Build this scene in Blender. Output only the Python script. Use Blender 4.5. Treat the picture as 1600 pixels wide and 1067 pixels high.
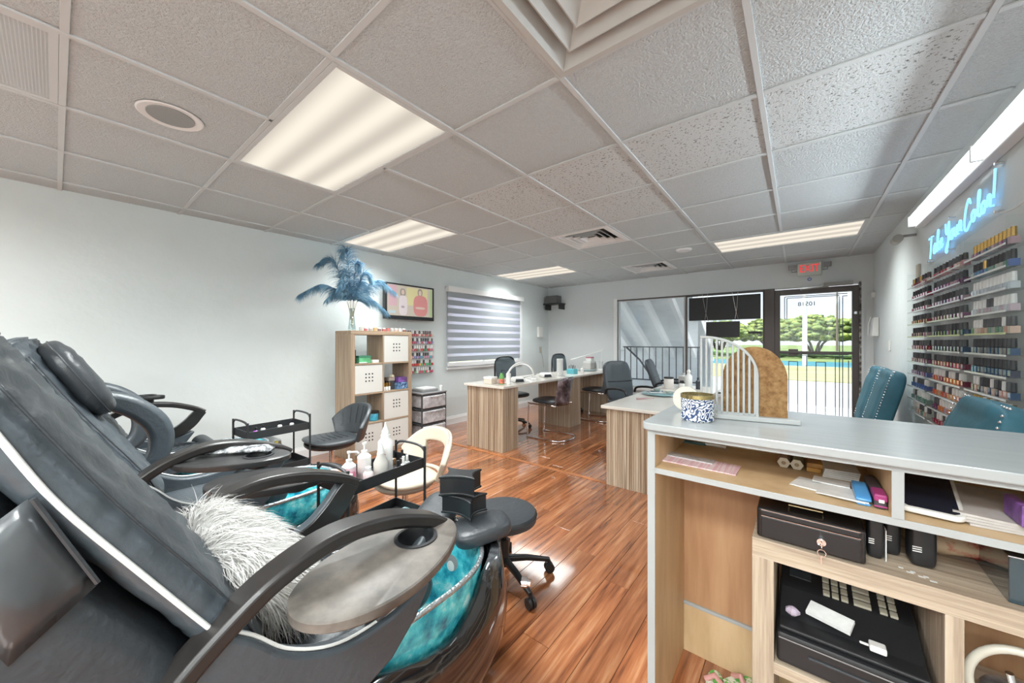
import bpy, bmesh, math, random
from math import sin, cos, pi, radians as R
from mathutils import Vector, Matrix
random.seed(11)
for o in list(bpy.data.objects): bpy.data.objects.remove(o)
sc = bpy.context.scene
COL = sc.collection
# ---------------------------------------------------------------- camera
cd = bpy.data.cameras.new('camera'); cam = bpy.data.objects.new('camera', cd); COL.objects.link(cam)
cd.sensor_width = 36; cd.lens = 36*565/1600; cd.clip_start = .02; cd.clip_end = 500
cam.location = (0, 0, 1.19); cam.rotation_euler = (R(90), 0, math.atan2(447, 565)); sc.camera = cam
# ---------------------------------------------------------------- world
w = bpy.data.worlds.new('sky'); sc.world = w; w.use_nodes = True
nt = w.node_tree; nt.nodes.clear()
def N(t, typ, **k):
    n = t.nodes.new(typ)
    for a, b in k.items():
        if a.startswith('i_'): n.inputs[int(a[2:]) if a[2:].isdigit() else a[2:].replace('_', ' ')].default_value = b
        else: setattr(n, a, b)
    return n
bg = N(nt, 'ShaderNodeBackground'); out = N(nt, 'ShaderNodeOutputWorld')
tc = N(nt, 'ShaderNodeTexCoord'); sep = N(nt, 'ShaderNodeSeparateXYZ')
rmp = N(nt, 'ShaderNodeValToRGB'); rmp.color_ramp.elements[0].color = (.86, .93, 1, 1); rmp.color_ramp.elements[1].color = (.40, .60, .86, 1); rmp.color_ramp.elements[1].position = .75
noi = N(nt, 'ShaderNodeTexNoise'); noi.inputs['Scale'].default_value = 5; noi.inputs['Detail'].default_value = 5
mp = N(nt, 'ShaderNodeMapping'); mp.inputs['Scale'].default_value = (1, 1, 3.5)
cr = N(nt, 'ShaderNodeValToRGB'); cr.color_ramp.elements[0].position = .42; cr.color_ramp.elements[1].position = .62
mx = N(nt, 'ShaderNodeMixRGB'); mx.inputs[2].default_value = (.97, .98, 1, 1)
L = nt.links.new
L(tc.outputs['Generated'], sep.inputs[0]); L(sep.outputs[2], rmp.inputs[0]); L(tc.outputs['Generated'], mp.inputs[0]); L(mp.outputs[0], noi.inputs[0])
L(noi.outputs[0], cr.inputs[0]); L(cr.outputs[0], mx.inputs[0]); L(rmp.outputs[0], mx.inputs[1]); L(mx.outputs[0], bg.inputs[0]); L(bg.outputs[0], out.inputs[0])
bg.inputs[1].default_value = .52
sun = bpy.data.lights.new('sun', 'SUN'); sun.energy = 4; sun.angle = R(3); sun.color = (1, .96, .9)
so = bpy.data.objects.new('sun', sun); COL.objects.link(so); so.rotation_euler = (R(20), R(-14), 0)   # from beyond the building, high
def area(x, y, z, sx, sy, e, col=(.955, 1, .99), spread=125, rot=(0, 0, 0)):
    l = bpy.data.lights.new('lamp', 'AREA'); l.shape = 'RECTANGLE'; l.size = sx; l.size_y = sy; l.energy = e; l.color = col; l.spread = R(spread)
    o = bpy.data.objects.new('lamp', l); COL.objects.link(o); o.location = (x, y, z); o.rotation_euler = rot; return o
CZ = 2.236      # ceiling height
LAMP = 17
FIX = [(-1.955, .935, 0), (-3.175, 2.155, 0), (-3.175, 4.595, 0), (-.125, 4.595, 0)]
for (x, y, _), e_ in zip(FIX, (17, 10.5, 10, 8)): area(x, y, CZ-.012, 1.1, .5, e_, spread=130)
# unseen fill lamps added behind the camera, stronger and wider than the fixtures
for x, y in [(-.125, -.895), (-2.565, -1.5), (-.125, -2.1)]: area(x, y, CZ-.012, 1.1, .5, 31, spread=170)
area(.57, 2.6, 2.02, .05, 2.4, 9, col=(.85, .95, 1), spread=160, rot=(0, R(60), 0))   # tubes of the strip lamp
sc.view_settings.view_transform = 'Standard'; sc.view_settings.look = 'None'; sc.view_settings.gamma = 1
sc.view_settings.use_curve_mapping = False
sc.view_settings.exposure = 1.42

# ---------------------------------------------------------------- helpers
MATS = {}
def mat(name, col, rough=.5, metal=0, bump=0, bscale=40, var=0, vscale=8, coat=0, emis=None, es=1, spec=.5, stretch=None, rnd=0, trans=0, alpha=None, ramp=None, wave=None):
    if name in MATS: return MATS[name]
    m = bpy.data.materials.new(name); m.use_nodes = True; t = m.node_tree; p = t.nodes['Principled BSDF']; MATS[name] = m
    p.inputs['Base Color'].default_value = (*col, 1); p.inputs['Roughness'].default_value = rough; p.inputs['Metallic'].default_value = metal
    p.inputs['Coat Weight'].default_value = coat; p.inputs['Coat Roughness'].default_value = .06; p.inputs['Specular IOR Level'].default_value = spec
    if trans: p.inputs['Transmission Weight'].default_value = trans
    if alpha is not None: p.inputs['Alpha'].default_value = alpha
    if emis: p.inputs['Emission Color'].default_value = (*emis, 1); p.inputs['Emission Strength'].default_value = es
    co = N(t, 'ShaderNodeTexCoord'); src = co.outputs['Object']; l = t.links.new
    if stretch:
        mpn = N(t, 'ShaderNodeMapping'); mpn.inputs['Scale'].default_value = stretch; l(src, mpn.inputs[0]); src = mpn.outputs[0]
        if rnd:
            oi = N(t, 'ShaderNodeObjectInfo'); vm = N(t, 'ShaderNodeVectorMath', operation='SCALE'); cx = N(t, 'ShaderNodeCombineXYZ')
            for k in range(3): l(oi.outputs['Random'], cx.inputs[k])
            vm.inputs[3].default_value = 37; l(cx.outputs[0], vm.inputs[0]); va = N(t, 'ShaderNodeVectorMath', operation='ADD'); l(src, va.inputs[0]); l(vm.outputs[0], va.inputs[1]); src = va.outputs[0]
    if var or ramp:
        n = N(t, 'ShaderNodeTexNoise'); n.inputs['Scale'].default_value = vscale; n.inputs['Detail'].default_value = 5; n.inputs['Roughness'].default_value = .6; l(src, n.inputs[0])
        r = N(t, 'ShaderNodeValToRGB'); e = r.color_ramp.elements
        if ramp:
            for i, (ps, c) in enumerate(ramp):
                q = e[i] if i < 2 else e.new(ps)
                q.position = ps; q.color = (*c, 1)
        else:
            e[0].position = .3; e[1].position = .7
            e[0].color = (*[max(0, c*(1-var)) for c in col], 1); e[1].color = (*[min(1, c*(1+var)) for c in col], 1)
        l(n.outputs[0], r.inputs[0]); csrc = r.outputs[0]
        if rnd:
            oi2 = N(t, 'ShaderNodeObjectInfo'); hs = N(t, 'ShaderNodeHueSaturation'); mr = N(t, 'ShaderNodeMapRange'); mr.inputs[3].default_value = 1-rnd; mr.inputs[4].default_value = 1+rnd
            l(oi2.outputs['Random'], mr.inputs[0]); l(mr.outputs[0], hs.inputs['Value']); l(csrc, hs.inputs['Color']); csrc = hs.outputs[0]
        l(csrc, p.inputs['Base Color'])
    if bump:
        b = N(t, 'ShaderNodeBump'); b.inputs['Strength'].default_value = bump; b.inputs['Distance'].default_value = .01
        n2 = N(t, 'ShaderNodeTexNoise'); n2.inputs['Scale'].default_value = bscale; n2.inputs['Detail'].default_value = 3; l(src, n2.inputs[0]); l(n2.outputs[0], b.inputs['Height']); l(b.outputs[0], p.inputs['Normal'])
    return m
def glass(name, tint=(.95, .98, 1), fac=.1, rough=.02):
    """thin clear sheet: lets light through, mirrors a little more at a slant"""
    m = bpy.data.materials.new(name); m.use_nodes = True; t = m.node_tree; t.nodes.clear()
    o = N(t, 'ShaderNodeOutputMaterial'); a = N(t, 'ShaderNodeBsdfTransparent'); g = N(t, 'ShaderNodeBsdfGlossy'); x = N(t, 'ShaderNodeMixShader'); lw = N(t, 'ShaderNodeLayerWeight')
    pw_ = N(t, 'ShaderNodeMath', operation='POWER'); pw_.inputs[1].default_value = 5; mr = N(t, 'ShaderNodeMapRange'); mr.inputs[3].default_value = .03+max(0, fac)*.1; mr.inputs[4].default_value = .5 if fac > 0 else .25
    lw.inputs[0].default_value = .5; a.inputs[0].default_value = (*tint, 1); g.inputs['Roughness'].default_value = rough
    t.links.new(lw.outputs['Facing'], pw_.inputs[0]); t.links.new(pw_.outputs[0], mr.inputs[0]); t.links.new(mr.outputs[0], x.inputs[0]); t.links.new(a.outputs[0], x.inputs[1]); t.links.new(g.outputs[0], x.inputs[2]); t.links.new(x.outputs[0], o.inputs[0]); MATS[name] = m; return m

class MB:
    def __init__(s): s.v = []; s.f = []; s.m = []; s.k = 0; s.T = None
    def add(s, vs, fs):
        b = len(s.v)
        if s.T is not None: vs = [s.T @ Vector(q) for q in vs]
        s.v += [tuple(q) for q in vs]; s.f += [tuple(b+i for i in f) for f in fs]; s.m += [s.k]*len(fs); return s
    def box(s, x0, x1, y0, y1, z0, z1):
        return s.add([(x, y, z) for x in (x0, x1) for y in (y0, y1) for z in (z0, z1)], [(0, 1, 3, 2), (4, 6, 7, 5), (0, 4, 5, 1), (2, 3, 7, 6), (0, 2, 6, 4), (1, 5, 7, 3)])
    def loft(s, loops, cap=True, closed=True):
        n = len(loops[0]); vs = [q for l in loops for q in l]; fs = []
        for i in range(len(loops)-1):
            for j in range(n if closed else n-1): k = (j+1) % n; fs.append((i*n+j, i*n+k, (i+1)*n+k, (i+1)*n+j))
        if cap and closed: fs.append(tuple(range(n))[::-1]); fs.append(tuple((len(loops)-1)*n+j for j in range(n)))
        return s.add(vs, fs)
    def lathe(s, prof, c=(0, 0, 0), n=24, axis=None, cap=True):
        M = axis or Matrix.Identity(3); c = Vector(c)
        return s.loft([[c+M @ Vector((r*cos(2*pi*j/n), r*sin(2*pi*j/n), z)) for j in range(n)] for r, z in prof], cap)
    def cyl(s, p0, p1, r0, r1=None, n=12):
        p0 = Vector(p0); p1 = Vector(p1); d = p1-p0; M = d.to_track_quat('Z', 'Y').to_matrix()
        return s.lathe([(r0, 0), (r0 if r1 is None else r1, d.length)], p0, n, M)
    def tube(s, path, r, n=8, closed=False):
        P = [Vector(p) for p in path]; loops = []; m = len(P); up = None
        for i in range(m):
            a = P[i-1] if (i > 0 or closed) else P[i]; b = P[(i+1) % m] if (i < m-1 or closed) else P[i]
            d = (b-a).normalized()
            if up is None: up = Vector((0, 0, 1)) if abs(d.z) < .9 else Vector((1, 0, 0))
            u = (up-d*up.dot(d)).normalized(); up = u; v = d.cross(u); rr = r[i] if isinstance(r, (list, tuple)) else r
            loops.append([P[i]+(u*cos(2*pi*j/n)+v*sin(2*pi*j/n))*rr for j in range(n)])
        if closed: loops.append(loops[0])
        return s.loft(loops, not closed)
    def sweep(s, path, w, h, side=Vector((1, 0, 0))):     # rectangular bar along a path; w along side, h across
        P = [Vector(p) for p in path]; loops = []
        for i, p in enumerate(P):
            d = (P[min(i+1, len(P)-1)]-P[max(i-1, 0)]).normalized(); nrm = d.cross(side).normalized()
            ww = w[i] if isinstance(w, (list, tuple)) else w; hh = h[i] if isinstance(h, (list, tuple)) else h
            c = min(ww, hh)*.2
            a, b = ww/2, hh/2
            loops.append([p+side*x+nrm*z for x, z in ((-a+c, -b), (a-c, -b), (a, -b+c), (a, b-c), (a-c, b), (-a+c, b), (-a, b-c), (-a, -b+c))])
        return s.loft(loops)
    def ell(s, c, r, e=2.0, nu=20, nv=12, M=None, fn=None):      # superellipsoid
        sp = lambda x, p: (abs(x)**p)*(1 if x >= 0 else -1)
        p = 2/e; loops = []
        for i in range(nv+1):
            ph = -pi/2+pi*i/nv*.998+.001*pi/2
            l = []
            for j in range(nu):
                th = 2*pi*j/nu
                q = Vector((r[0]*sp(cos(ph), p)*sp(cos(th), p), r[1]*sp(cos(ph), p)*sp(sin(th), p), r[2]*sp(sin(ph), p)))
                if fn: q = fn(q)
                if M: q = M @ q
                l.append(Vector(c)+q)
            loops.append(l)
        return s.loft(loops)
    def prism(s, poly, plane, a0, a1):      # polygon extruded
        f = {'xy': lambda p, a: (p[0], p[1], a), 'yz': lambda p, a: (a, p[0], p[1]), 'xz': lambda p, a: (p[0], a, p[1])}[plane]
        return s.loft([[f(p, a0) for p in poly], [f(p, a1) for p in poly]])
    def build(s, name, mats, par=None, sm=False, bev=0, w=True, seg=2, sub=0):
        me = bpy.data.meshes.new(name)
        off = Vector((0, 0, 0)); q = par
        while q is not None and w: off += q.location; q = q.parent
        me.from_pydata([tuple(Vector(v)-off) for v in s.v], [], s.f)
        ms = mats if isinstance(mats, (list, tuple)) else [mats]
        for m in ms: me.materials.append(m)
        for p, k in zip(me.polygons, s.m): p.material_index = min(k, len(ms)-1)
        b = bmesh.new(); b.from_mesh(me); bmesh.ops.recalc_face_normals(b, faces=b.faces); b.to_mesh(me); b.free()
        if sm:
            for p in me.polygons: p.use_smooth = True
            if sm != 'all': me.set_sharp_from_angle(angle=R(40))
        o = bpy.data.objects.new(name, me); COL.objects.link(o); o.parent = par
        if bev: md = o.modifiers.new('b', 'BEVEL'); md.width = bev; md.segments = seg; md.limit_method = 'ANGLE'; md.angle_limit = R(35)
        if sub: md = o.modifiers.new('s', 'SUBSURF'); md.levels = sub; md.render_levels = sub
        return o
def tag(o, label, cat, group=None, kind=None):
    o['label'] = label; o['category'] = cat
    if group: o['group'] = group
    if kind: o['kind'] = kind
    return o
def thing(name, label, cat, loc=(0, 0, 0), group=None):
    o = bpy.data.objects.new(name, None); COL.objects.link(o); o.location = loc; o.empty_display_size = .05; return tag(o, label, cat, group)
def struct(o): o['kind'] = 'structure'; return o
def dup(root, loc=None, rz=None, label=None, group=None):
    kids = {}
    for q in COL.objects: kids.setdefault(q.parent, []).append(q)
    def cp(o, par):
        c = o.copy(); COL.objects.link(c); c.parent = par
        for k in kids.get(o, []): cp(k, c)
        return c
    r = cp(root, None)
    if loc: r.location = loc
    if rz is not None: r.rotation_euler[2] = rz
    if label: r['label'] = label
    if group: r['group'] = group
    return r
def B(name, mats, par, x0, x1, y0, y1, z0, z1, bev=.002, **k): return MB().box(x0, x1, y0, y1, z0, z1).build(name, mats, par, bev=bev, **k)
def spline(pts, n=6):
    P = [Vector(p) for p in pts]; out = []
    for i in range(len(P)-1):
        a, b, c, d = P[max(i-1, 0)], P[i], P[i+1], P[min(i+2, len(P)-1)]
        for k in range(n):
            t = k/n; out.append(.5*((2*b)+(c-a)*t+(2*a-5*b+4*c-d)*t*t+(3*b-a-3*c+d)*t**3))
    out.append(P[-1]); return out
def text(s_, size, name, m, par, loc, rot, ext=.002, xs=1, mirror=False):
    c = bpy.data.curves.new(name, 'FONT'); c.body = s_; c.size = size; c.extrude = ext; c.offset = size*.007; c.align_x = 'CENTER'; c.align_y = 'CENTER'
    t = bpy.data.objects.new(name, c); COL.objects.link(t); bpy.context.view_layer.update()
    me = bpy.data.meshes.new_from_object(t.evaluated_get(bpy.context.evaluated_depsgraph_get())); bpy.data.objects.remove(t)
    o = bpy.data.objects.new(name, me); me.materials.clear(); me.materials.append(m); COL.objects.link(o); o.parent = par
    off = Vector((0, 0, 0)); q = par
    while q is not None: off += q.location; q = q.parent
    o.location = Vector(loc)-off; o.rotation_euler = rot; o.scale = (-xs if mirror else xs, 1, 1); return o

# ---------------------------------------------------------------- materials
wallm = mat('wall paint', (.665, .715, .715), .75, bump=.25, bscale=14, var=.03, vscale=2)
wallb = mat('back wall paint', (.67, .70, .705), .75, bump=.15, bscale=14, var=.02, vscale=2)
whitep = mat('white paint', (.8, .8, .8), .4)
tilem = mat('ceiling tile', (.57, .61, .625), .9, bump=.9, bscale=130, var=.06, vscale=90)
tilef = mat('fissured ceiling tile', (.5, .5, .5), .9, bump=.5, bscale=150, vscale=75, ramp=[(.36, (.2, .2, .19)), (.42, (.62, .655, .665))])
railm = mat('grid rail', (.60, .63, .64), .5)
planks = mat('floor plank', (.5, .2, .07), .14, coat=.8, stretch=(22, 1.3, 8), vscale=1.6, rnd=.22, bump=.03, bscale=3,
             ramp=[(.28, (.10, .034, .016)), (.42, (.27, .092, .036)), (.56, (.38, .145, .06)), (.74, (.55, .29, .15))])
seam = mat('floor seam', (.06, .02, .01), .6)
bronze = mat('bronze frame', (.10, .085, .08), .45, metal=.3)
winglass = glass('window glass')
leather = mat('charcoal leather', (.058, .073, .086), .40, bump=.18, bscale=60, spec=.6)
leatherd = mat('black leather', (.034, .040, .046), .40, bump=.2, bscale=50, spec=.5)
blackwood = mat('black lacquered wood', (.018, .016, .0155), .36, coat=.08, var=.3, vscale=12)
traym = mat('worn black tray with sheen', (.06, .052, .045), .46, vscale=9, ramp=[(.35, (.07, .062, .054)), (.55, (.15, .132, .115)), (.75, (.23, .205, .18))], spec=.6)  # mottled black; paler tones paint the wall's reflection into the colour
gloss = mat('glossy black marble', (.02, .022, .025), .07, coat=1, vscale=5, ramp=[(.5, (.012, .013, .015)), (.58, (.10, .11, .12)), (.64, (.014, .015, .018))])
chrome = mat('chrome', (.8, .8, .82), .12, metal=1)
pipingm = mat('white piping', (.8, .82, .8), .4)
teal = mat('teal bowl glass', (.02, .3, .4), .06, coat=1, bump=1.0, bscale=22, vscale=16, ramp=[(.30, (.01, .16, .26)), (.44, (.04, .42, .52)), (.56, (.12, .68, .74)), (.68, (.6, .9, .9))])
ropem = mat('silver rope rim', (.5, .55, .58), .2, metal=.7, bump=.5, bscale=120)
furm = mat('white fur', (.74, .73, .71), .8)
furb = mat('white fur cloth', (.66, .66, .65), .8)
blkmetal = mat('black metal', (.02, .021, .023), .45, metal=0)
blkplastic = mat('black plastic', (.014, .015, .017), .4)
whiteplastic = mat('white plastic', (.78, .78, .76), .35)
greyplastic = mat('grey plastic', (.28, .28, .28), .4)
zebra = mat('striped wood laminate', (.4, .3, .2), .4, stretch=(70, 70, .3), vscale=1.5, ramp=[(.36, (.15, .09, .055)), (.46, (.36, .25, .16)), (.53, (.62, .52, .40)), (.61, (.22, .14, .085))])
oak = mat('grey oak', (.4, .3, .21), .5, stretch=(40, 40, 1.5), vscale=1.1, ramp=[(.3, (.27, .19, .13)), (.6, (.43, .32, .22)), (.8, (.52, .41, .30))])
oakx = mat('washed oak along', (.45, .36, .27), .5, stretch=(2, 40, 60), vscale=1.3, bump=.2, bscale=2, ramp=[(.3, (.30, .23, .17)), (.55, (.50, .41, .31)), (.8, (.60, .52, .42))])
oakz = mat('washed oak upright', (.45, .36, .27), .5, stretch=(60, 40, 2), vscale=1.3, bump=.2, bscale=2, ramp=[(.3, (.30, .23, .17)), (.55, (.50, .41, .31)), (.8, (.60, .52, .42))])
maple = mat('maple veneer', (.62, .44, .25), .45, stretch=(3, 3, .6), vscale=3, ramp=[(.3, (.50, .34, .18)), (.55, (.66, .48, .28)), (.8, (.72, .56, .36))])
alder = mat('alder veneer', (.5, .3, .16), .45, stretch=(12, 12, 1), vscale=1.5, ramp=[(.3, (.38, .20, .10)), (.6, (.52, .31, .17)), (.8, (.56, .36, .21))])
whitelam = mat('white laminate', (.40, .425, .43), .22, var=.04, vscale=1, stretch=(2, 40, 2))
quartz = mat('pale quartz', (.66, .62, .56), .12, var=.05, vscale=5)
paper = mat('paper', (.74, .75, .74), .8, vscale=40, var=.1)
pinkp = mat('pink paper', (.72, .48, .52), .8, vscale=60, var=.1)
tealv = mat('teal velvet', (.03, .125, .17), .6, bump=.3, bscale=12, var=.2, vscale=5)
acr = glass('clear acrylic', (.97, .985, .985), -.2, .05)
frost = mat('cloudy plastic', (.55, .54, .55), .3, vscale=14, ramp=[(.35, (.36, .34, .35)), (.5, (.52, .50, .52)), (.65, (.68, .68, .70))], bump=.4, bscale=20)

# ================================================================ THE ROOM
XR, YB, ZC = .705, 6.05, CZ
def XL(y): return -4.00+.13*(y/6.05)
fl = struct(B('floor', seam, None, -4.3, 1.0, -3, 6.3, -.08, -.004, bev=0))
pw, plen = .122, 1.19
pm = MB().box(0, pw-.0016, 0, plen-.002, -.004, 0).build('plank', planks, fl, bev=.0012, seg=1)
pm.parent = None; protoplank = pm; first = True; cnt = 0
rows = int((XR+4.0)/pw)+1
for i in range(rows):
    x = XR-(i+1)*pw; y = -.9-((i*.437) % 1)*plen
    while y < 6.08:
        y0, y1 = max(y, -.9), min(y+plen, 6.08)
        # keep the planks the camera may see
        if y1-y0 > .05:
            o = protoplank if first else protoplank.copy()
            if not first: COL.objects.link(o)
            first = False; o.parent = fl; o.location = (x, y0, 0); o.scale = (1, (y1-y0)/plen, 1); cnt += 1
        y += plen
rest = MB(); rest.box(-4, XR, -2.9, -.9, -.004, 0).build('plank_field', planks, fl)
struct(B('trim_1', mat('oak strip', (.42, .16, .06), .25, var=.3, vscale=6), None, -3.96, -1.25, 2.86, 2.9, 0, .006, bev=.003))

# walls
wl = MB()
def lq(y0, y1, z0, z1): wl.add([(XL(y0), y0, z0), (XL(y1), y1, z0), (XL(y1), y1, z1), (XL(y0), y0, z1), (XL(y0)-.15, y0, z0), (XL(y1)-.15, y1, z0), (XL(y1)-.15, y1, z1), (XL(y0)-.15, y0, z1)], [(0, 1, 2, 3), (4, 7, 6, 5), (0, 4, 5, 1), (1, 5, 6, 2), (2, 6, 7, 3), (3, 7, 4, 0)])
lq(-3, 3.5, 0, 2.5); lq(5.1, 6.2, 0, 2.5); lq(3.5, 5.1, 0, .84); lq(3.5, 5.1, 1.88, 2.5)
struct(wl.build('wall_left', wallm))
wb = MB(); WZ0, WZ1 = .42, 1.9
wb.box(-4.1, -2.46, YB, YB+.15, 0, 2.5).box(-2.46, -.27, YB, YB+.15, 0, WZ0).box(-2.46, .60, YB, YB+.15, WZ1, 2.5).box(.60, 1, YB, YB+.15, 0, 2.5)
struct(wb.build('wall_back', wallb))
struct(B('wall_right', wallm, None, XR, XR+.15, -3, YB+.15, 0, 2.5, bev=0)); struct(B('wall_rear', wallm, None, -4.3, 1, -3.15, -3, 0, 2.5, bev=0))
bb = MB()
for z0, z1, d in ((0, .085, .018), (.085, .10, .012), (.10, .115, .007)): bb.add([(XL(0), 0, z0), (XL(YB), YB, z0), (XL(YB), YB, z1), (XL(0), 0, z1), (XL(0)+d, 0, z0), (XL(YB)+d, YB, z0), (XL(YB)+d, YB, z1), (XL(0)+d, 0, z1)], [(0, 1, 2, 3), (4, 7, 6, 5), (0, 4, 5, 1), (1, 5, 6, 2), (2, 6, 7, 3), (3, 7, 4, 0)])
struct(bb.build('baseboard_left', whitep))
struct(B('baseboard_back', whitep, None, XL(YB)+.02, -2.5, YB-.016, YB, 0, .1)); struct(B('baseboard_right', whitep, None, XR-.016, XR, 0, YB, 0, .1))
# ceiling
ce = struct(B('ceiling', mat('plenum', (.3, .3, .3), .9), None, -4.3, 1, -3.1, 6.2, 2.42, 2.5, bev=0))
G = .61; gx = [-.125+G*k for k in range(-7, 3)]; gy = [.02+G*k for k in range(-5, 11)]
def cell(i, j): return max(gx[i], -4.15), min(gx[i+1], XR+.02), gy[j], min(gy[j+1], YB+.02)
skip = set()
def cellof(x, y):
    i = max(k for k in range(len(gx)) if gx[k] <= x); j = max(k for k in range(len(gy)) if gy[k] <= y); return i, j
for x, y, _ in FIX: skip.add(cellof(x-.3, y)); skip.add(cellof(x+.3, y))
VENTS = {'big': cellof(-.4, .9), 'v1': cellof(-1.6, 3.3), 'v2': cellof(-1.6, 5.2), 'grille': cellof(-2.2, -.3)}
for v in VENTS.values(): skip.add(v)
fiss = {cellof(.2, 2.1), cellof(-.4, 2.1), cellof(-1.0, 2.1), cellof(-1.6, 2.1), cellof(-1.0, 2.7), cellof(-1.6, 2.7)}
tmesh = {}
for i in range(len(gx)-1):
    for j in range(len(gy)-1):
        if (i, j) in skip: continue
        x0, x1, y0, y1 = cell(i, j)
        if x1-x0 < .04 or y1-y0 < .04: continue
        key = (round(x1-x0, 3), round(y1-y0, 3), (i, j) in fiss)
        if key not in tmesh:
            m_ = MB(); a, b = x1-x0, y1-y0; t_ = .004
            m_.box(t_, a-t_, t_, b-t_, .004, .02)
            tmesh[key] = m_.build('ceiling_tile', tilef if key[2] else tilem, None, bev=.002, seg=1); o = tmesh[key]
        else: o = tmesh[key].copy(); COL.objects.link(o)
        o.parent = ce; o.location = (x0, y0, CZ+random.uniform(-.0005, .0015)); 
for x in gx[1:]:
    if x >= XR: continue
    cuts = sorted(fy for fx, fy, _ in FIX if abs(fx-x) < .1); ys = -3
    for fy in cuts: B('grid_rail', railm, ce, x-.011, x+.011, ys, fy-.31, CZ-.004, CZ+.004, bev=.001); ys = fy+.31
    B('grid_rail', railm, ce, x-.011, x+.011, ys, YB, CZ-.004, CZ+.004, bev=.001)
for y in gy:
    for i in range(len(gx)-1):
        x0, x1 = max(gx[i], -4.1)+.012, min(gx[i+1], XR)-.012
        if x1-x0 > .05: B('cross_rail', railm, ce, x0, x1, y-.011, y+.011, CZ-.003, CZ+.004, bev=.001)
# lay-in lamps
def diffuser_mat():
    m = bpy.data.materials.new('lamp diffuser'); m.use_nodes = True; t = m.node_tree; t.nodes.clear(); l = t.links.new
    o = N(t, 'ShaderNodeOutputMaterial'); e = N(t, 'ShaderNodeEmission'); tcx = N(t, 'ShaderNodeTexCoord'); sx = N(t, 'ShaderNodeSeparateXYZ'); l(tcx.outputs['Object'], sx.inputs[0])
    # three tubes run along x behind the prismatic sheet
    mu = N(t, 'ShaderNodeMath', operation='MULTIPLY'); mu.inputs[1].default_value = 2*pi/.19; l(sx.outputs[1], mu.inputs[0])
    c = N(t, 'ShaderNodeMath', operation='COSINE'); l(mu.outputs[0], c.inputs[0])
    mr = N(t, 'ShaderNodeMapRange'); mr.inputs[1].default_value = -1; mr.inputs[3].default_value = .25; mr.inputs[4].default_value = .38; l(c.outputs[0], mr.inputs[0])
    e.inputs[0].default_value = (1, .91, .78, 1); l(mr.outputs[0], e.inputs[1]); l(e.outputs[0], o.inputs[0]); return m
difm = diffuser_mat()
LL = ['large lay-in ceiling lamp nearest the camera above the pedicure chairs', 'lay-in ceiling lamp over the blue feather plumes', 'lay-in ceiling lamp above the striped blind', 'long lay-in ceiling lamp in front of the exit sign']
for (x, y, _), lb in zip(FIX, LL):
    t = thing('ceiling_lamp', lb, 'ceiling lamp', (x, y, CZ), 'lay-in lamps')
    f = MB(); X0, X1, Y0, Y1 = x-G+.012, x+G-.012, y-G/2+.012, y+G/2-.012; q = .022
    f.box(X0, X1, Y0, Y0+q, CZ-.004, CZ+.03).box(X0, X1, Y1-q, Y1, CZ-.004, CZ+.03).box(X0, X0+q, Y0+q, Y1-q, CZ-.004, CZ+.03).box(X1-q, X1, Y0+q, Y1-q, CZ-.004, CZ+.03)
    f.build('lamp_frame', railm, t, bev=.002)
    B('diffuser', difm, t, X0+q, X1-q, Y0+q, Y1-q, CZ+.002, CZ+.008, bev=0)
# diffusers (vents)
def squares(par, cx, cy, half, zs, m, name='vane'):
    for k, (h, z0, h2, z1) in enumerate(zs):
        mb = MB(); s4 = [(-1, -1), (1, -1), (1, 1), (-1, 1)]
        lo = [[(cx+a*h_, cy+b*h_, z_) for a, b in s4] for h_, z_ in ((h, z0), (h2, z1), (h2+.006, z1+.003), (h+.006, z0+.003))]
        mb.loft(lo+[lo[0]], cap=False); mb.build(name, m, par)
x0, x1, y0, y1 = cell(*VENTS['big']); t = thing('air_diffuser', 'big square stepped air diffuser overhead at the top edge', 'air vent', ((x0+x1)/2, (y0+y1)/2, CZ))
cx, cy = (x0+x1)/2, (y0+y1)/2
ventm = mat('vent metal', (.52, .52, .50), .45)
squares(t, cx, cy, .3, [(.296, CZ-.012, .275, CZ-.012), (.275, CZ-.012, .235, CZ+.06), (.215, CZ-.002, .175, CZ+.06), (.155, CZ+.012, .11, CZ+.06)], ventm)
B('throat', ventm, t, cx-.28, cx+.28, cy-.28, cy+.28, CZ+.09, CZ+.1, bev=0)
for nm, lb in (('v1', 'square ceiling air vent with curved louvres in the middle of the room'), ('v2', 'small ceiling air vent close to the front wall')):
    x0, x1, y0, y1 = cell(*VENTS[nm]); cx, cy = (x0+x1)/2, (y0+y1)/2; t = thing('air_vent', lb, 'air vent', (cx, cy, CZ), 'louvred ceiling vents')
    squares(t, cx, cy, .3, [(.296, CZ-.008, .25, CZ-.008)], whitep, 'flange')
    for k in range(4):
        for ax in (0, 1):
            for sg in (-1, 1):
                o_ = .05+k*.055; mb = MB()
                a = [(-.0-o_-.02, 0), (o_+.02, 0)]
                p = lambda u, v, z: (cx+u, cy+sg*v, z) if ax == 0 else (cx+sg*v, cy+u, z)
                mb.loft([[p(-o_, o_, CZ+.025), p(-o_-.03, o_+.03, CZ-.006), p(-o_-.03, o_+.034, CZ-.006), p(-o_, o_+.004, CZ+.027)], [p(o_, o_, CZ+.025), p(o_+.03, o_+.03, CZ-.006), p(o_+.03, o_+.034, CZ-.006), p(o_, o_+.004, CZ+.027)]]); mb.build('louvre', whitep, t)
    B('throat', mat('dark duct', (.08, .075, .07), .7), t, cx-.28, cx+.28, cy-.28, cy+.28, CZ+.09, CZ+.1, bev=0)
x0, x1, y0, y1 = cell(*VENTS['grille']); t = thing('return_grille', 'perforated metal return air grille in the top left corner of the ceiling', 'air vent', ((x0+x1)/2, (y0+y1)/2, CZ))
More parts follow.
